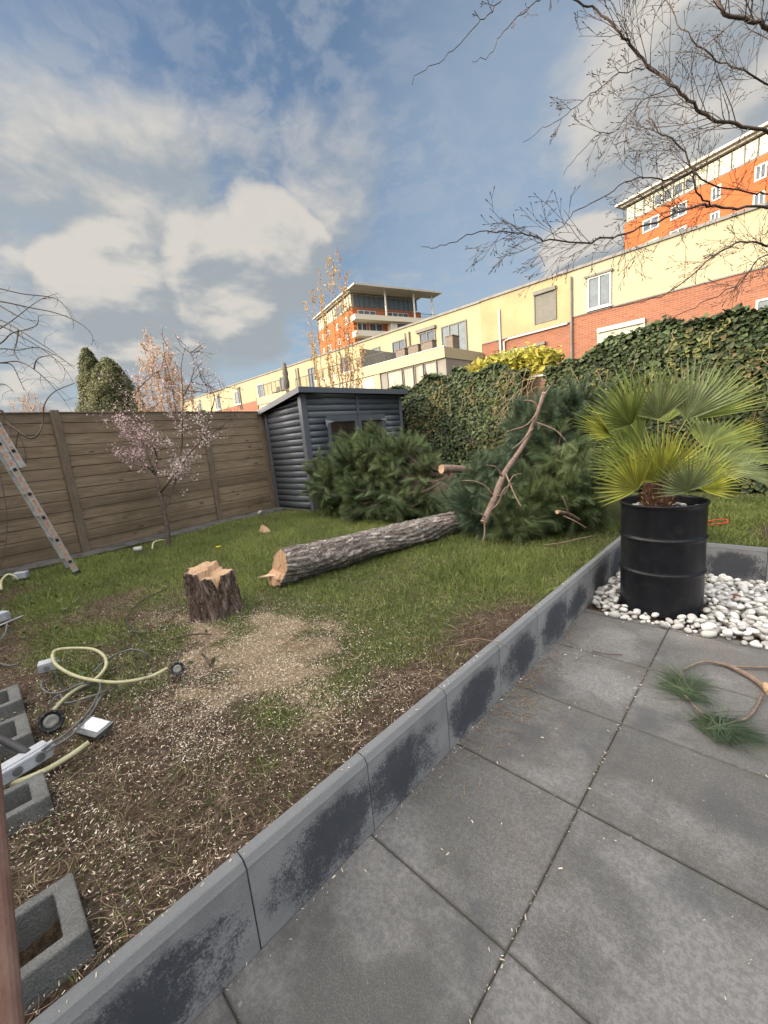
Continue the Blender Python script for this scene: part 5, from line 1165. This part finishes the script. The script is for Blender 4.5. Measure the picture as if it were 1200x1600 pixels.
def willow():
    t = thing('curly_willow', 'bare contorted willow with curling twigs hanging in above the ladder at the left edge', 'tree', (-5.0, -1.6, .3))
    D = 4.6
    g = MB(); j = atd(-160, 640, D); g.tube(spline([Vector((-5.0, -1.6, .25)), Vector((-5.0, -1.5, 1.0)), atd(-230, 760, D), j, atd(-120, 520, D), atd(-110, 430, D)], 18), [.09-.003*i for i in range(18)], 12); g.build('trunk', M['willow'], t, True)
    L = [[(-110, 430), (-50, 440), (0, 451), (35, 459), (82, 465), (100, 477), (113, 498), (115, 514)], [(-115, 470), (-50, 468), (0, 471), (44, 480), (91, 490), (126, 506), (144, 524), (143, 540)],
         [(-130, 520), (-50, 490), (0, 500), (29, 515), (59, 534), (88, 553), (117, 577)], [(-130, 520), (-50, 500), (0, 509), (35, 527), (68, 547), (97, 571), (116, 599)],
         [(-140, 560), (-60, 552), (0, 545), (29, 547), (59, 543), (88, 556), (117, 574)], [(-150, 600), (-60, 572), (0, 567), (29, 565), (53, 577), (76, 597), (97, 621), (113, 645)],
         [(-140, 580), (-40, 555), (0, 537), (18, 521), (40, 515), (56, 509), (60, 500), (57, 490), (44, 487)], [(-60, 470), (-20, 468), (12, 485), (35, 497), (56, 502)],
         [(-160, 640), (-60, 640), (0, 641), (9, 659), (29, 674), (47, 685), (60, 678), (68, 656), (69, 633), (85, 612), (116, 599)], [(-150, 640), (-60, 690), (0, 690), (22, 700), (28, 720), (40, 722), (38, 700), (30, 682)],
         [(0, 567), (18, 570), (29, 590), (38, 610)], [(29, 515), (26, 535), (22, 552), (30, 562)], [(-80, 600), (-20, 605), (5, 600), (22, 612)], [(29, 674), (25, 700), (32, 730), (22, 740)], [(53, 577), (60, 560), (90, 553)], [(-60, 690), (-10, 720), (10, 800), (6, 870), (-10, 900)], [(-60, 552), (-10, 520), (20, 500), (60, 470), (91, 458)]]
    for pts in L:
        dd = D+random.uniform(-.3, .3); sp = spline([atd(x, y, dd+random.uniform(-.05, .05)) for x, y in pts], 34); g = MB(); r = .016 if 640 <= pts[1][1] <= 690 else .009
        g.tube(sp, [r*(1-.78*i/33) for i in range(34)], 6)
        for q in range(5):
            i = random.randint(10, 30); o = Vector((random.gauss(0, 1), random.gauss(0, 1), random.gauss(-.2, .6))); grow(g, sp[i], o, random.uniform(.12, .30), .0028, 0, .8, .6, -.1, None)
        g.build('branch', M['willow'], t, True)
willow()

def sapling():
    base = Vector((-6.14, 1.85, .28)); t = thing('flowering_plum', 'slender plum sapling with pink blossom standing in front of the left fence', 'tree', base)
    P = lambda x, y, dd=0: atd(x, y, (base-C0).dot(fw)+dd)
    g = MB(); sp = spline([base, P(262, 830), P(257, 800), P(250, 770), P(243, 742)], 16); g.tube(sp, [.034-.0009*i+.002*random.random() for i in range(16)], 10); g.build('trunk', M['saplingbark'], t, True)
    br = [([(243, 742), (232, 730), (215, 727), (195, 716), (180, 700), (166, 700)], .017), ([(243, 742), (245, 715), (238, 695), (226, 685), (222, 660), (230, 640)], .014), ([(243, 742), (228, 705), (215, 670), (205, 640), (198, 610), (196, 585)], .014),
          ([(250, 770), (262, 755), (278, 735), (298, 706), (318, 683), (326, 655), (335, 625)], .017), ([(278, 735), (284, 700), (285, 660), (286, 620), (283, 575), (290, 540)], .013), ([(298, 706), (312, 690), (330, 678), (352, 662), (375, 650)], .010),
          ([(222, 660), (205, 640), (215, 610), (235, 590), (245, 580)], .010), ([(286, 620), (300, 590), (302, 560), (290, 545)], .008), ([(326, 655), (335, 620), (320, 600), (312, 588)], .008), ([(285, 610), (310, 612), (335, 613), (355, 605)], .008), ([(285, 660), (275, 640), (268, 600), (258, 560), (255, 538)], .009),
          ([(258, 800), (268, 770), (276, 748), (284, 725), (278, 735)], .010), ([(215, 670), (200, 655), (190, 640), (183, 660)], .008)]
    blP, wbP = [], []
    for bi, (pts, r) in enumerate(br):
        dd = [random.uniform(-.12, .12) for _ in pts]; dd[0] = 0; sp = spline([P(x, y, q) for (x, y), q in zip(pts, dd)], 20); g = MB(); g.tube(sp, [r*(1-.72*i/19) for i in range(20)], 7); ends = []
        for j in range(12):
            i = random.randint(5, 19); o = Vector((random.gauss(0, 1), random.gauss(0, 1), random.gauss(.4, .7))); grow(g, sp[i], o, random.uniform(.12, .34), .0042, 1, .8, .25, .03, ends, 3, .0018)
            ends.append((sp[i], o))
        g.build('branch', M['saplingbark'], t, True)
        for b, d in ends:
            cam_z = b.z
            dens = 0 if bi == 5 else (9 if 1.25 < b.z < 2.15 else 2)
            for k in range(dens):
                q = b+Vector((random.gauss(0, .035), random.gauss(0, .035), random.gauss(0, .035))); (wbP if (b-C0).dot(rt)/(b-C0).dot(fw)*FPX+600 > 250 and random.random() < .35 else blP).append(tuple(q))
    for nm, arr, m in (('pink_blossom', blP, M['blossom']), ('white_blossom', wbP, M['blossom_w'])):
        arr = np.array(arr); leaves_mesh(nm, arr, rng.normal(size=arr.shape), .030, m, t, 'oval', 1.0)
sapling()

def column_tree(label, px_base, dist, tops, m, r0, name='blossoming_tree', cat='tree', leafsize=.06, nl=16, spreadx=1.0, group='fastigiate trees beyond the fences'):
    b = atd(px_base[0], px_base[1], dist); b.z = -.05; t = thing(name, label, cat, b, group)
    g = MB(); fork = b+Vector((0, 0, 1.2)); g.tube(spline([b, b+Vector((0, 0, .6)), fork], 6), r0*1.4, 9); g.build('trunk', M['fartwig'], t, True)
    g = MB(); pts = []
    for (x, y) in tops:
        dd = dist+random.uniform(-.8, .8)*spreadx; top = atd(x, y, dd); mid = fork.lerp(top, .4); out = Vector((top.x-fork.x, top.y-fork.y, 0))*.35; sp = spline([fork, mid+out, top], 26)
        sp = [s+Vector((random.gauss(0, .03), random.gauss(0, .03), 0)) for s in sp]
        g.tube(sp, [max(.008, r0*.55*(1-.9*i/25)) for i in range(26)], 5)
        for j in range(nl):
            i = random.randint(6, 25); d = Vector((random.gauss(0, .5), random.gauss(0, .5), 1.1)); ends = []
            grow(g, sp[i], d, random.uniform(.3, .8)*(1.2-i/30), .008, 0, .6, .15, .06, ends, 3, .006)
            for e, _ in ends:
                for q in range(9): pts.append(tuple(sp[i].lerp(e, random.random())+Vector((random.gauss(0, .05), random.gauss(0, .05), random.gauss(0, .05)))))
        for i in range(5, 26):
            for q in range(8): pts.append(tuple(sp[i]+Vector((random.gauss(0, .06), random.gauss(0, .05), random.gauss(0, .08)))))
    g.build('branch', M['fartwig'], t); pts = np.array(pts); leaves_mesh('blossom', pts, rng.normal(size=pts.shape), leafsize, m, t, 'oval', 1.0)
column_tree('upright columnar tree with golden spring buds in front of the cream terrace', (525, 640), 17, [(512, 408), (528, 396), (541, 425), (520, 415), (497, 425), (488, 455), (503, 470), (547, 480), (556, 520), (480, 480), (484, 520), (565, 545), (535, 450), (510, 500), (490, 540), (560, 570), (543, 510)], M['bud_gold'], .07, leafsize=.085, nl=15)
column_tree('upright columnar tree in pale pink blossom beyond the left fence', (250, 690), 15, [(228, 520), (236, 530), (244, 545), (252, 548), (218, 560), (212, 590), (262, 540), (268, 560), (276, 575), (284, 590), (292, 605), (224, 540), (240, 560), (256, 570), (270, 600), (232, 575), (300, 615), (213, 615), (222, 600), (246, 590), (262, 590), (280, 610)], M['bud_far'], .06, leafsize=.085, nl=22)
column_tree('small pale budding bush just showing above the far left of the fence', (40, 680), 16, [(20, 632), (32, 620), (42, 614), (52, 622), (62, 632), (15, 640), (70, 640), (38, 628), (48, 635)], M['bud_far'], .04, leafsize=.06, nl=14)

def conifer(label, apex, foot_x, dist, w, n, name='conifer'):
    top = atd(*apex, dist); base = Vector((top.x, top.y, -.05)); t = thing(name, label, 'conifer', base, 'dark conifers beyond the fence'); H = top.z
    g = MB(); g.tube([base, base+Vector((0, 0, H*.5)), top-Vector((0, 0, .25))], [.16, .10, .02], 9); g.build('trunk', M['darktwig'], t)
    z = rng.random(n)**.8; a = rng.uniform(0, 2*math.pi, n); prof = lambda f: np.clip((1-f)*1.25, 0, 1)**.62
    rr_ = w*prof(z)*(.66+.42*vnoise(a*2.2+50, z*9, 1.0)+.40*vnoise(a*5+9, z*24, 1.0))*(.62+.38*rng.random(n)**.4)
    P = np.stack([base.x+rr_*np.cos(a), base.y+rr_*np.sin(a), -.05+H*(.06+.94*z)], -1)+rng.normal(0, .055, (n, 3))
    nm = np.stack([np.cos(a), np.sin(a), .9*np.ones(n)], -1); leaves_mesh('crown', P, nm, .12, M['thuja'], t, 'oval', .7)
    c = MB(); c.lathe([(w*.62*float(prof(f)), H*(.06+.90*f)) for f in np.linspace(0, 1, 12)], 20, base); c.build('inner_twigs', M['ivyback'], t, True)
conifer('tall narrow dark conifer standing left behind the fence', (134, 544), 134, 22, 1.35, 16000)
conifer('broad dark conifer standing right of the narrow one behind the fence', (166, 560), 168, 21, 2.15, 26000)

def shrub(label, x0, x1, yt, Y, n):
    a, b = aty(x0, yt, Y), aty(x1, yt, Y); c = (a+b)/2; base = Vector((c.x, c.y, 0)); t = thing('laurel_shrub', label, 'shrub', base)
    g = MB(); hw = (b-a).length/2; top = c.z
    for i in range(26):
        e = Vector((c.x+random.uniform(-hw, hw), c.y+random.uniform(-.4, .4), top*random.uniform(.8, .98))); g.tube(spline([base, base.lerp(e, .5)+Vector((0, 0, .3)), e], 6), [.03, .02, .015, .012, .01, .006], 5)
    g.build('stems', M['fartwig'], t); x = rng.uniform(-1, 1, n); P = np.stack([c.x+x*hw, c.y+rng.normal(0, .3, n), top*(.70+.28*rng.random(n)**.6*(1-.14*x*x))+.12*fbm(x*6, x*0+3, 1)+rng.normal(0, .04, n)], -1)
    leaves_mesh('leaves', P, np.tile([0, -.5, 1.], (n, 1)), .135, M['laurel'], t, 'oval', .8)
shrub('yellow-green variegated shrub glowing in the sun above the rear fence', 742, 868, 552, 9.6, 4200)

# ------------------------------------------------------------------ buildings
BY = 32.0
def rect(g, x0, x1, z0, z1, y, t=.05): g.box(x0, x1, y-t, y, z0, z1)
def window(par, x0, x1, z0, z1, y, frame='whitepaint', glass='glass', mull=1, trans=False, fw_=.10, name='window'):
    g = MB(); rect(g, x0, x0+fw_, z0, z1, y, .10); rect(g, x1-fw_, x1, z0, z1, y, .10); rect(g, x0+fw_, x1-fw_, z1-fw_, z1, y, .10); rect(g, x0+fw_, x1-fw_, z0, z0+fw_, y, .10)
    for k in range(1, mull+1): xm = x0+(x1-x0)*k/(mull+1); rect(g, xm-fw_*.4, xm+fw_*.4, z0+fw_, z1-fw_, y, .095)
    rect(g, x0-.06, x1+.06, z0-.09, z0-.003, y, .17)
    o = g.build(name, M[frame], par); p = MB(); rect(p, x0+fw_, x1-fw_, z0+fw_, z1-fw_, y, .03); p.build('pane', M[glass], o); return o
GB = 'terraced houses beyond the back hedge'
def house(label, x0, x1, zb, mu, roof=11.68):
    t = thing('row_house', label, 'house', ((x0+x1)/2, BY+4.5, -.05), GB)
    g = MB(); g.box(x0, x1, BY, BY+9, -.05, zb); g.build('brick_wall', M['brick'], t)
    g = MB(); g.box(x0, x1, BY-.04, BY+9, zb, roof-.004); g.build('render_wall', M[mu], t)
    g = MB(); g.box(x0-.0, x1+.0, BY-.16, BY+9.1, roof, roof+.17); g.build('roof', M['cap'], t)
    g = MB(); g.box(x0, x1, BY-.07, BY-.0405, zb-.05, zb+.03); g.build('ledge', M['cap'], t)
    return t
hr = house('long row house end with clean cream upper wall over red brick on the right', -11.22, 6.5, 8.72, 'cream_clean', 11.70)
hm = house('ochre stained row house with a grey shuttered window in the middle', -18.30, -11.225, 8.45, 'ochre', 11.70)
hl = house('long cream row of houses with roof terraces running away to the left', -84.0, -18.305, 5.2, 'cream', 11.66)
def pipe(par, pts, r, m): g = MB(); g.tube(pts, r, 8); g.build('drainpipe', M[m], par)
pipe(hr, [(-11.12, BY-.15, 11.35), (-11.12, BY-.15, -.05)], .07, 'cap')
window(hr, -10.06, -8.6, 8.86, 10.9, BY-.04, mull=1); g = MB(); rect(g, -10.2, -8.5, 10.9, 11.02, BY-.04, .2); g.build('shutter_box', M['greypaint'], hr)
g = MB(); rect(g, -9.0, -8.72, 8.98, 10.8, BY-.145, .01); g.build('sidelight', M['glass'], hr)
def shut(par, x0, x1, z0, z1, y, m, bm='greypaint'):
    g = MB(); z = z0
    while z < z1-.02: rect(g, x0, x1, z, min(z1, z+.11), y, .05); z += .12
    rect(g, x0, x1, z0, z1, y, .03); o = g.build('roller_shutter', M[m], par); b = MB(); rect(b, x0-.08, x1+.08, z1+.002, z1+.26, y, .22); b.build('shutter_box', M[bm], o)
    f = MB(); rect(f, x0-.08, x0-.002, z0, z1, y, .10); rect(f, x1+.002, x1+.08, z0, z1, y, .10); each(f, 'guide_rail', M[bm], o)
shut(hr, -9.35, -6.72, 5.4, 7.25, BY, 'creamshutter', 'whitepaint')
window(hr, -1.4, .6, 5.2, 7.1, BY, 'whitepaint', 'glass', 1)
window(hr, -5.2, -3.6, 3.0, 4.6, BY); window(hr, -2.4, .4, 2.0, 4.2, BY, mull=2)
shut(hm, -13.72, -12.26, 8.86, 10.85, BY-.04, 'greypaint')
pipe(hm, [(-16.62, BY-.12, 10.7), (-16.62, BY-.12, 5.0)], .08, 'whitepaint'); pipe(hm, [(-16.3, BY-.12, 5.0), (-16.3, BY-.12, 8.2), (-15.9, BY-.12, 8.32), (-11.4, BY-.12, 8.36)], .07, 'whitepaint')
window(hm, -15.8, -13.15, 5.6, 7.3, BY, 'whitepaint', 'glass', 0); g = MB(); rect(g, -15.95, -13.0, 7.3, 7.5, BY, .25); g.build('shutter_box', M['greypaint'], hm)
# left row, upper storey
for x0, x1, fr, mu in ((-22.25, -19.65, 'greypaint', 2), (-24.7, -22.9, 'greypaint', 1), (-28.15, -26.45, 'greypaint', 1), (-31.0, -29.85, 'greypaint', 0), (-42.2, -40.85, 'greypaint', 1), (-36.0, -34.6, 'greypaint', 1), (-48.5, -46.8, 'greypaint', 1)):
    window(hl, x0, x1, 8.0, 10.72, BY-.04, fr, 'glass' if mu != 1 else 'blueglass', mu)
g = MB(); rect(g, -25.0, -22.8, 10.78, 11.05, BY-.04, .25); g.build('shutter_box', M['greypaint'], hl)
for x0 in (-61.5, -75.6, -68.4, -54.5): window(hl, x0, x0+1.7, 8.7, 10.7, BY-.04, 'whitepaint', 'blueglass', 0)
for x in (-25.9, -44.2, -59.7, -74.2, -66.8): pipe(hl, [(x, BY-.15, 11.2), (x, BY-.15, 7.9)], .08, 'cap'); pipe(hl, [(x-.5, BY-.15, 11.2), (x-.5, BY-.15, 7.9)], .05, 'cap')
g = MB(); rect(g, -35.0, -28.6, 7.4, 9.1, BY-.04, .03); g.build('orange_panel', M['brick'], hl)
g = MB(); g.box(-84, -49, BY-.06, BY-.041, 5.2, 8.6); g.build('brick_band', M['brick'], hl)
# terrace extension 1
def extension(x0, x1, par):
    g = MB(); g.box(x0, x1, 26.54, BY-.07, 7.03, 7.8); p_ = g.build('terrace_parapet', M['cream_clean'], par)
    g = MB(); g.box(x0-.03, x1+.03, 26.50, 26.66, 7.802, 7.86); g.build('coping', M['whitepaint'], p_)
    g = MB(); g.box(x0+.12, x1-.06, 26.74, BY-.07, -.05, 7.026); g.build('extension_wall', M['greycladding'], par)
extension(-34.2, -18.33, hl)
g = MB(); rect(g, -25.9, -25.2, 3, 7.02, 26.74, .12); g.build('white_pillar', M['cream_clean'], hl)
for x0, x1, cu in ((-24.4, -22.7, 1), (-22.6, -21.5, 1), (-21.4, -20.5, 1), (-20.4, -19.2, 1)):
    o = window(hl, x0, x1, 4.2, 6.98, 26.74, 'greypaint', 'curtain', 0, fw_=.07)
g = MB(); z = 4.2
while z < 6.95: rect(g, -33.9, -26.0, z, z+.20, 26.74, .05); z += .22
g.build('garage_slats', M['creamshutter'], hl)
def railing(par, x0, x1, y, z0, z1, m='railing', side=None):
    g = MB(); g.tube([(x0, y, z1), (x1, y, z1)], .035, 6); n = max(2, int(abs(x1-x0)/.9))
    for i in range(n+1): x = x0+(x1-x0)*i/n; g.tube([(x, y, z0), (x, y, z1)], .03, 5)
    k = int(abs(x1-x0)/.16)
    for i in range(k): x = x0+(x1-x0)*(i+.5)/k; g.tube([(x, y, z0+.1), (x, y, z1)], .009, 4)
    g.build('railing', M[m], par)
railing(hl, -27.5, -24.6, 26.8, 7.8, 8.7); railing(hl, -34.0, -27.7, 26.8, 7.8, 8.8)
g = MB(); g.box(-27.6, -27.55, 26.8, BY-.1, 7.81, 9.6); g.build('screen', M['greycladding'], hl)
# terrace extension 2, brick-sided
g = MB(); g.box(-47.3, -40.75, 27.4, BY-.07, 7.0, 7.85); p_ = g.build('terrace_parapet', M['cream_clean'], hl)
g = MB(); g.box(-47.2, -40.8, 27.5, BY-.07, -.05, 6.996); g.build('extension_wall', M['cream_clean'], hl)
g = MB(); g.box(-40.74, -40.5, 27.45, BY-.07, -.05, 7.7); g.build('brick_pier', M['brick'], hl); g = MB(); g.box(-47.6, -47.32, 27.45, BY-.07, -.05, 7.9); g.build('brick_pier', M['brick'], hl)
for x0 in (-46.4, -44.9, -42.6): window(hl, x0, x0+1.0, 5.6, 6.8, 27.5, 'whitepaint', 'blueglass', 0, fw_=.08)
railing(hl, -46.5, -41.0, 27.5, 7.85, 9.2)
g = MB(); g.box(-40.5, -35.0, 28.5, BY-.07, 6.8, 7.6); g.build('terrace_parapet', M['cream_clean'], hl); railing(hl, -40.4, -35.2, 28.6, 7.6, 9.1)
# things on the terrace
GP = 'wicker planter boxes on the roof terrace'
for i, (x0, x1, lb) in enumerate(((-23.6, -22.6, 'leftmost'), (-22.25, -21.2, 'middle'), (-20.9, -19.8, 'rightmost'))):
    t = thing('planter_box', f'{lb} of the three dark wicker boxes on the terrace parapet', 'planter', ((x0+x1)/2, 27.4, 7.8), GP)
    g = MB(); g.box(x0, x1, 27.1, 27.7, 7.802, 8.6); g.build('box', M['wicker'], t, bevel=.03); g = MB(); g.box(x0-.04, x1+.04, 27.06, 27.74, 8.602, 8.66); g.build('rim', M['wicker'], t)
t = thing('planter_box', 'grey planter box at the terrace corner beside the glass doors', 'planter', (-18.75, 28.2, 7.8)); g = MB(); g.box(-19.1, -18.45, 27.9, 28.8, 7.802, 8.75); g.build('box', M['wicker'], t, bevel=.03); g = MB(); g.box(-19.14, -18.41, 27.86, 28.84, 8.752, 8.8); g.build('rim', M['wicker'], t)
t = thing('closed_parasol', 'tall closed dark parasol standing on the far left roof terrace', 'parasol', (-41.6, 28.2, 7.85)); pt = atd(423, 571, (Vector((-41.6, 28.2, 9))-C0).dot(fw))
g = MB(); g.tube([(-41.6, 28.2, 7.85), (-41.6, 28.2, 11.15)], .05, 8); g.build('pole', M['railing'], t); g = MB(); g.lathe([(.0, 11.1), (.22, 11.0), (.26, 10.4), (.34, 9.9), (.26, 9.4), (.36, 8.9), (.30, 8.3), (.1, 8.2)], 14, (-41.6, 28.2, 0)); g.build('canopy', M['parasol'], t, True)
for i, (x, lb) in enumerate(((-45.4, 'left'), (-43.9, 'right'))):
    t = thing('garden_chair', f'{lb} one of two dark chairs behind the railing of the far left roof terrace', 'chair', (x+.3, 28.9, 7.85), 'dark chairs on the far roof terrace'); g = MB(); g.box(x, x+.6, 28.6, 29.2, 8.25, 8.32); g.build('seat', M['parasol'], t); g = MB(); g.box(x, x+.6, 29.21, 29.28, 8.2, 8.95); g.build('backrest', M['parasol'], t)
    for a in (.03, .57):
        for b in (.03, .57): g = MB(); g.box(x+a-.03, x+a+.03, 28.6+b-.03, 28.6+b+.03, 7.852, 8.249); g.build('leg', M['parasol'], t)

# the two orange towers
def frame2(C, u):
    u = Vector(u).normalized(); n = u.cross(Vector((0, 0, 1))); return Matrix(((u.x, n.x, 0, C[0]), (u.y, n.y, 0, C[1]), (0, 0, 1, 0), (0, 0, 0, 1)))
def tower(label, C, flip, Lu, Lv, zr, wins, drop):
    """local x runs along the sunlit face, local y into the building"""
    t = thing('orange_tower', label, 'tower', (C[0], C[1], -.05), 'orange residential towers behind the row houses')
    u = Vector((-.956, .292, 0)); v = Vector((.298, .954, 0)).normalized()
    if flip: ex, ey = -u, v       # face extends to picture right
    else: ex, ey = u, v
    F = Matrix(((ex.x, ey.x, 0, C[0]), (ex.y, ey.y, 0, C[1]), (0, 0, 1, 0), (0, 0, 0, 1)))
    zo = zr-3.4+drop; B = zr-5.4
    g = MB(); g.box(0, Lu, .0, Lv, -.05, zo, F); g.build('orange_wall', M['orange'], t)
    g = MB(); g.box(.15, Lu-.1, .12, Lv-1.2, zo, zr-.75, F); g.build('glass_storey', M['yellowpanel'], t)
    g = MB(); k = 0.0
    while k < Lu-.2: g.box(k+.10, k+.22, .03, .118, zo, zr-.76, F); k += 1.25
    g.box(.0, Lu, .0, .1, zo+.0, zo+.16, F); g.build('mullions', M['railing'], t)
    g = MB(); k = .22
    while k < Lu-1.3:
        if int(k*7) % 3 == 0: g.box(k+.1, k+.95, .10, .119, zo+.5, zr-1.2, F)
        k += 1.25
    each(g, 'pane', M['blueglass'], t)
    g = MB(); g.box(-.9, Lu+.6, -.9, Lv+.6, zr-.28, zr, F); g.box(-.4, Lu+.2, -.4, Lv, zr-.55, zr-.281, F); g.build('roof', M['towerroof'], t)
    for a, b, z0, z1 in wins:
        w = MB(); f_ = .16
        w.box(a, a+f_, -.08, -.002, z0, z1, F); w.box(b-f_, b, -.08, -.002, z0, z1, F); w.box(a+f_, b-f_, -.08, -.002, z1-f_, z1, F); w.box(a+f_, b-f_, -.08, -.002, z0, z0+f_, F); w.box((a+b)/2-.06, (a+b)/2+.06, -.075, -.002, z0+f_, z1-f_, F)
        o = w.build('window', M['whitepaint'], t); p_ = MB(); p_.box(a+f_, b-f_, -.03, -.002, z0+f_, z1-f_, F); p_.build('pane', M['blueglass'], o)
    return t, F
Cr = (-18.2, 73.8); W2 = []
for z0, z1 in ((26.5, 28.1), (23.7, 25.2), (20.5, 22.1)):
    W2 += [(2.6, 4.8, z0, z1), (6.2, 8.15, z0, z1), (10.8, 11.8, z0, z1), (15.0, 16.1, z0, z1), (19, 21, z0, z1)]
tower('orange brick tower with a strip of yellow panels under its roof on the right', Cr, True, 30, 16, 31.7, W2, .6)
Cl = (-64.9, 62.1); W1 = []
for z0, z1 in ((26.0, 27.4), (22.9, 24.3), (19.9, 21.3)): W1 += [(2.6, 4.0, z0, z1), (7.2, 8.4, z0, z1), (12.6, 14.2, z0, z1), (16.5, 17.6, z0, z1)]
lt_, F = tower('orange brick tower with cream balconies and an overhanging roof on the left', Cl, False, 19.5, 17, 31.9, W1, 0)
# balcony side: local -x of the left tower, facing picture right
def lb(g, x0, x1, y0, y1, z0, z1): g.box(x0, x1, y0, y1, z0, z1, F)
g = MB(); lb(g, -1.6, -.003, .0, 19.5, -.05, 19.6); lb(g, -1.6, -.003, 8.1, 19.5, 19.6, 25.6); lb(g, -2.2, -.003, -.6, 19.9, 25.6, 26.6); lb(g, -2.2, -.003, -.6, 8.1, 22.4, 23.5); lb(g, -2.2, -.003, -.6, 8.1, 19.2, 20.3); g.build('balcony_band', M['towercream'], lt_)
for y0, y1, z0, z1 in ((9.6, 15.6, 23.2, 25.3), (9.6, 15.6, 20.0, 22.2)):
    g = MB(); lb(g, -1.64, -1.602, y0, y1, z0, z1); p_ = g.build('window', M['railing'], lt_); g = MB()
    for k in range(3): lb(g, -1.66, -1.641, y0+.1+k*(y1-y0)/3, y0-.05+(k+1)*(y1-y0)/3, z0+.1, z1-.1)
    g.build('pane', M['blueglass'], p_)
for y0, y1, z0, z1 in ((.8, 3.0, 23.5, 25.5), (3.6, 6.8, 23.5, 25.5), (.8, 3.0, 20.3, 22.3), (3.6, 6.8, 20.3, 22.3), (1.2, 5.4, 26.7, 28.0), (8.2, 13.6, 26.7, 28.0)):
    g = MB(); lb(g, -.10, -.004, y0, y1, z0, z1); o = g.build('window', M['whitepaint'], lt_); g = MB(); n = max(2, int((y1-y0)/1.2))
    for k in range(n): lb(g, -.13, -.101, y0+.12+k*(y1-y0)/n, y0-.12+(k+1)*(y1-y0)/n, z0+.12, z1-.12)
    g.build('pane', M['blueglass'], o)
g = MB(); 
for k in range(13): lb(g, -.06, -.003, .5+k*1.2, .6+k*1.2, 28.5, 31.1)
g.build('mullions', M['railing'], lt_)
g = MB()
for k in range(13): lb(g, -.04, -.004, .62+k*1.2, 1.68+k*1.2, 28.7, 30.9)
g.build('glass_strip', M['glass'], lt_)
g = MB(); lb(g, -3.6, .0, -.9, 20.5, 31.55, 31.88); g.build('roof_overhang', M['towerroof'], lt_)
g = MB()
for yy in (6.9, 14.0, 18.8): q = F @ Vector((-2.0, yy, 0)); g.tube([(q.x, q.y, 26.6), (q.x, q.y, 31.55)], .22, 10)
each(g, 'roof_column', M['whitepaint'], lt_)
g = MB()
for k in range(40): q = F @ Vector((-2.1, k*.5, 0)); g.tube([(q.x, q.y, 26.6), (q.x, q.y, 27.5)], .03, 4)
q, q2 = F @ Vector((-2.1, -.5, 27.5)), F @ Vector((-2.1, 19.8, 27.5)); g.tube([q, q2], .05, 5); g.build('railing', M['railing'], lt_)

# the photographer's own house behind the camera: it keeps the garden in shade
t = thing('brick_house', 'brick house behind the patio whose shade covers the garden', 'house', (-2, -7, 0))
g = MB(); g.box(-11.6, 10, -11, -3.9, -.05, 5.6); g.build('wall', M['brick'], t)
g = MB(); g.add([(-11.9, -3.5, 5.5), (10.3, -3.5, 5.5), (-11.9, -11.4, 5.5), (10.3, -11.4, 5.5), (-11.9, -7.4, 8.0), (10.3, -7.4, 8.0)], [(0, 1, 5, 4), (3, 2, 4, 5), (0, 4, 2), (1, 3, 5), (0, 2, 3, 1)]); g.build('roof', M['cap'], t)
for x0, x1, z0, z1 in ((-6, -4, .9, 2.3), (-1.5, 2.2, .05, 2.3), (5, 7, .9, 2.3), (-6, -4, 3.4, 4.8), (0, 2, 3.4, 4.8), (5, 7, 3.4, 4.8)):
    g = MB(); g.box(x0, x1, -3.90, -3.82, z0, z1); o = g.build('window', M['whitepaint'], t); g = MB(); g.box(x0+.1, (x0+x1)/2-.05, -3.819, -3.80, z0+.1, z1-.1); g.box((x0+x1)/2+.05, x1-.1, -3.819, -3.80, z0+.1, z1-.1); each(g, 'pane', M['blueglass'], o)
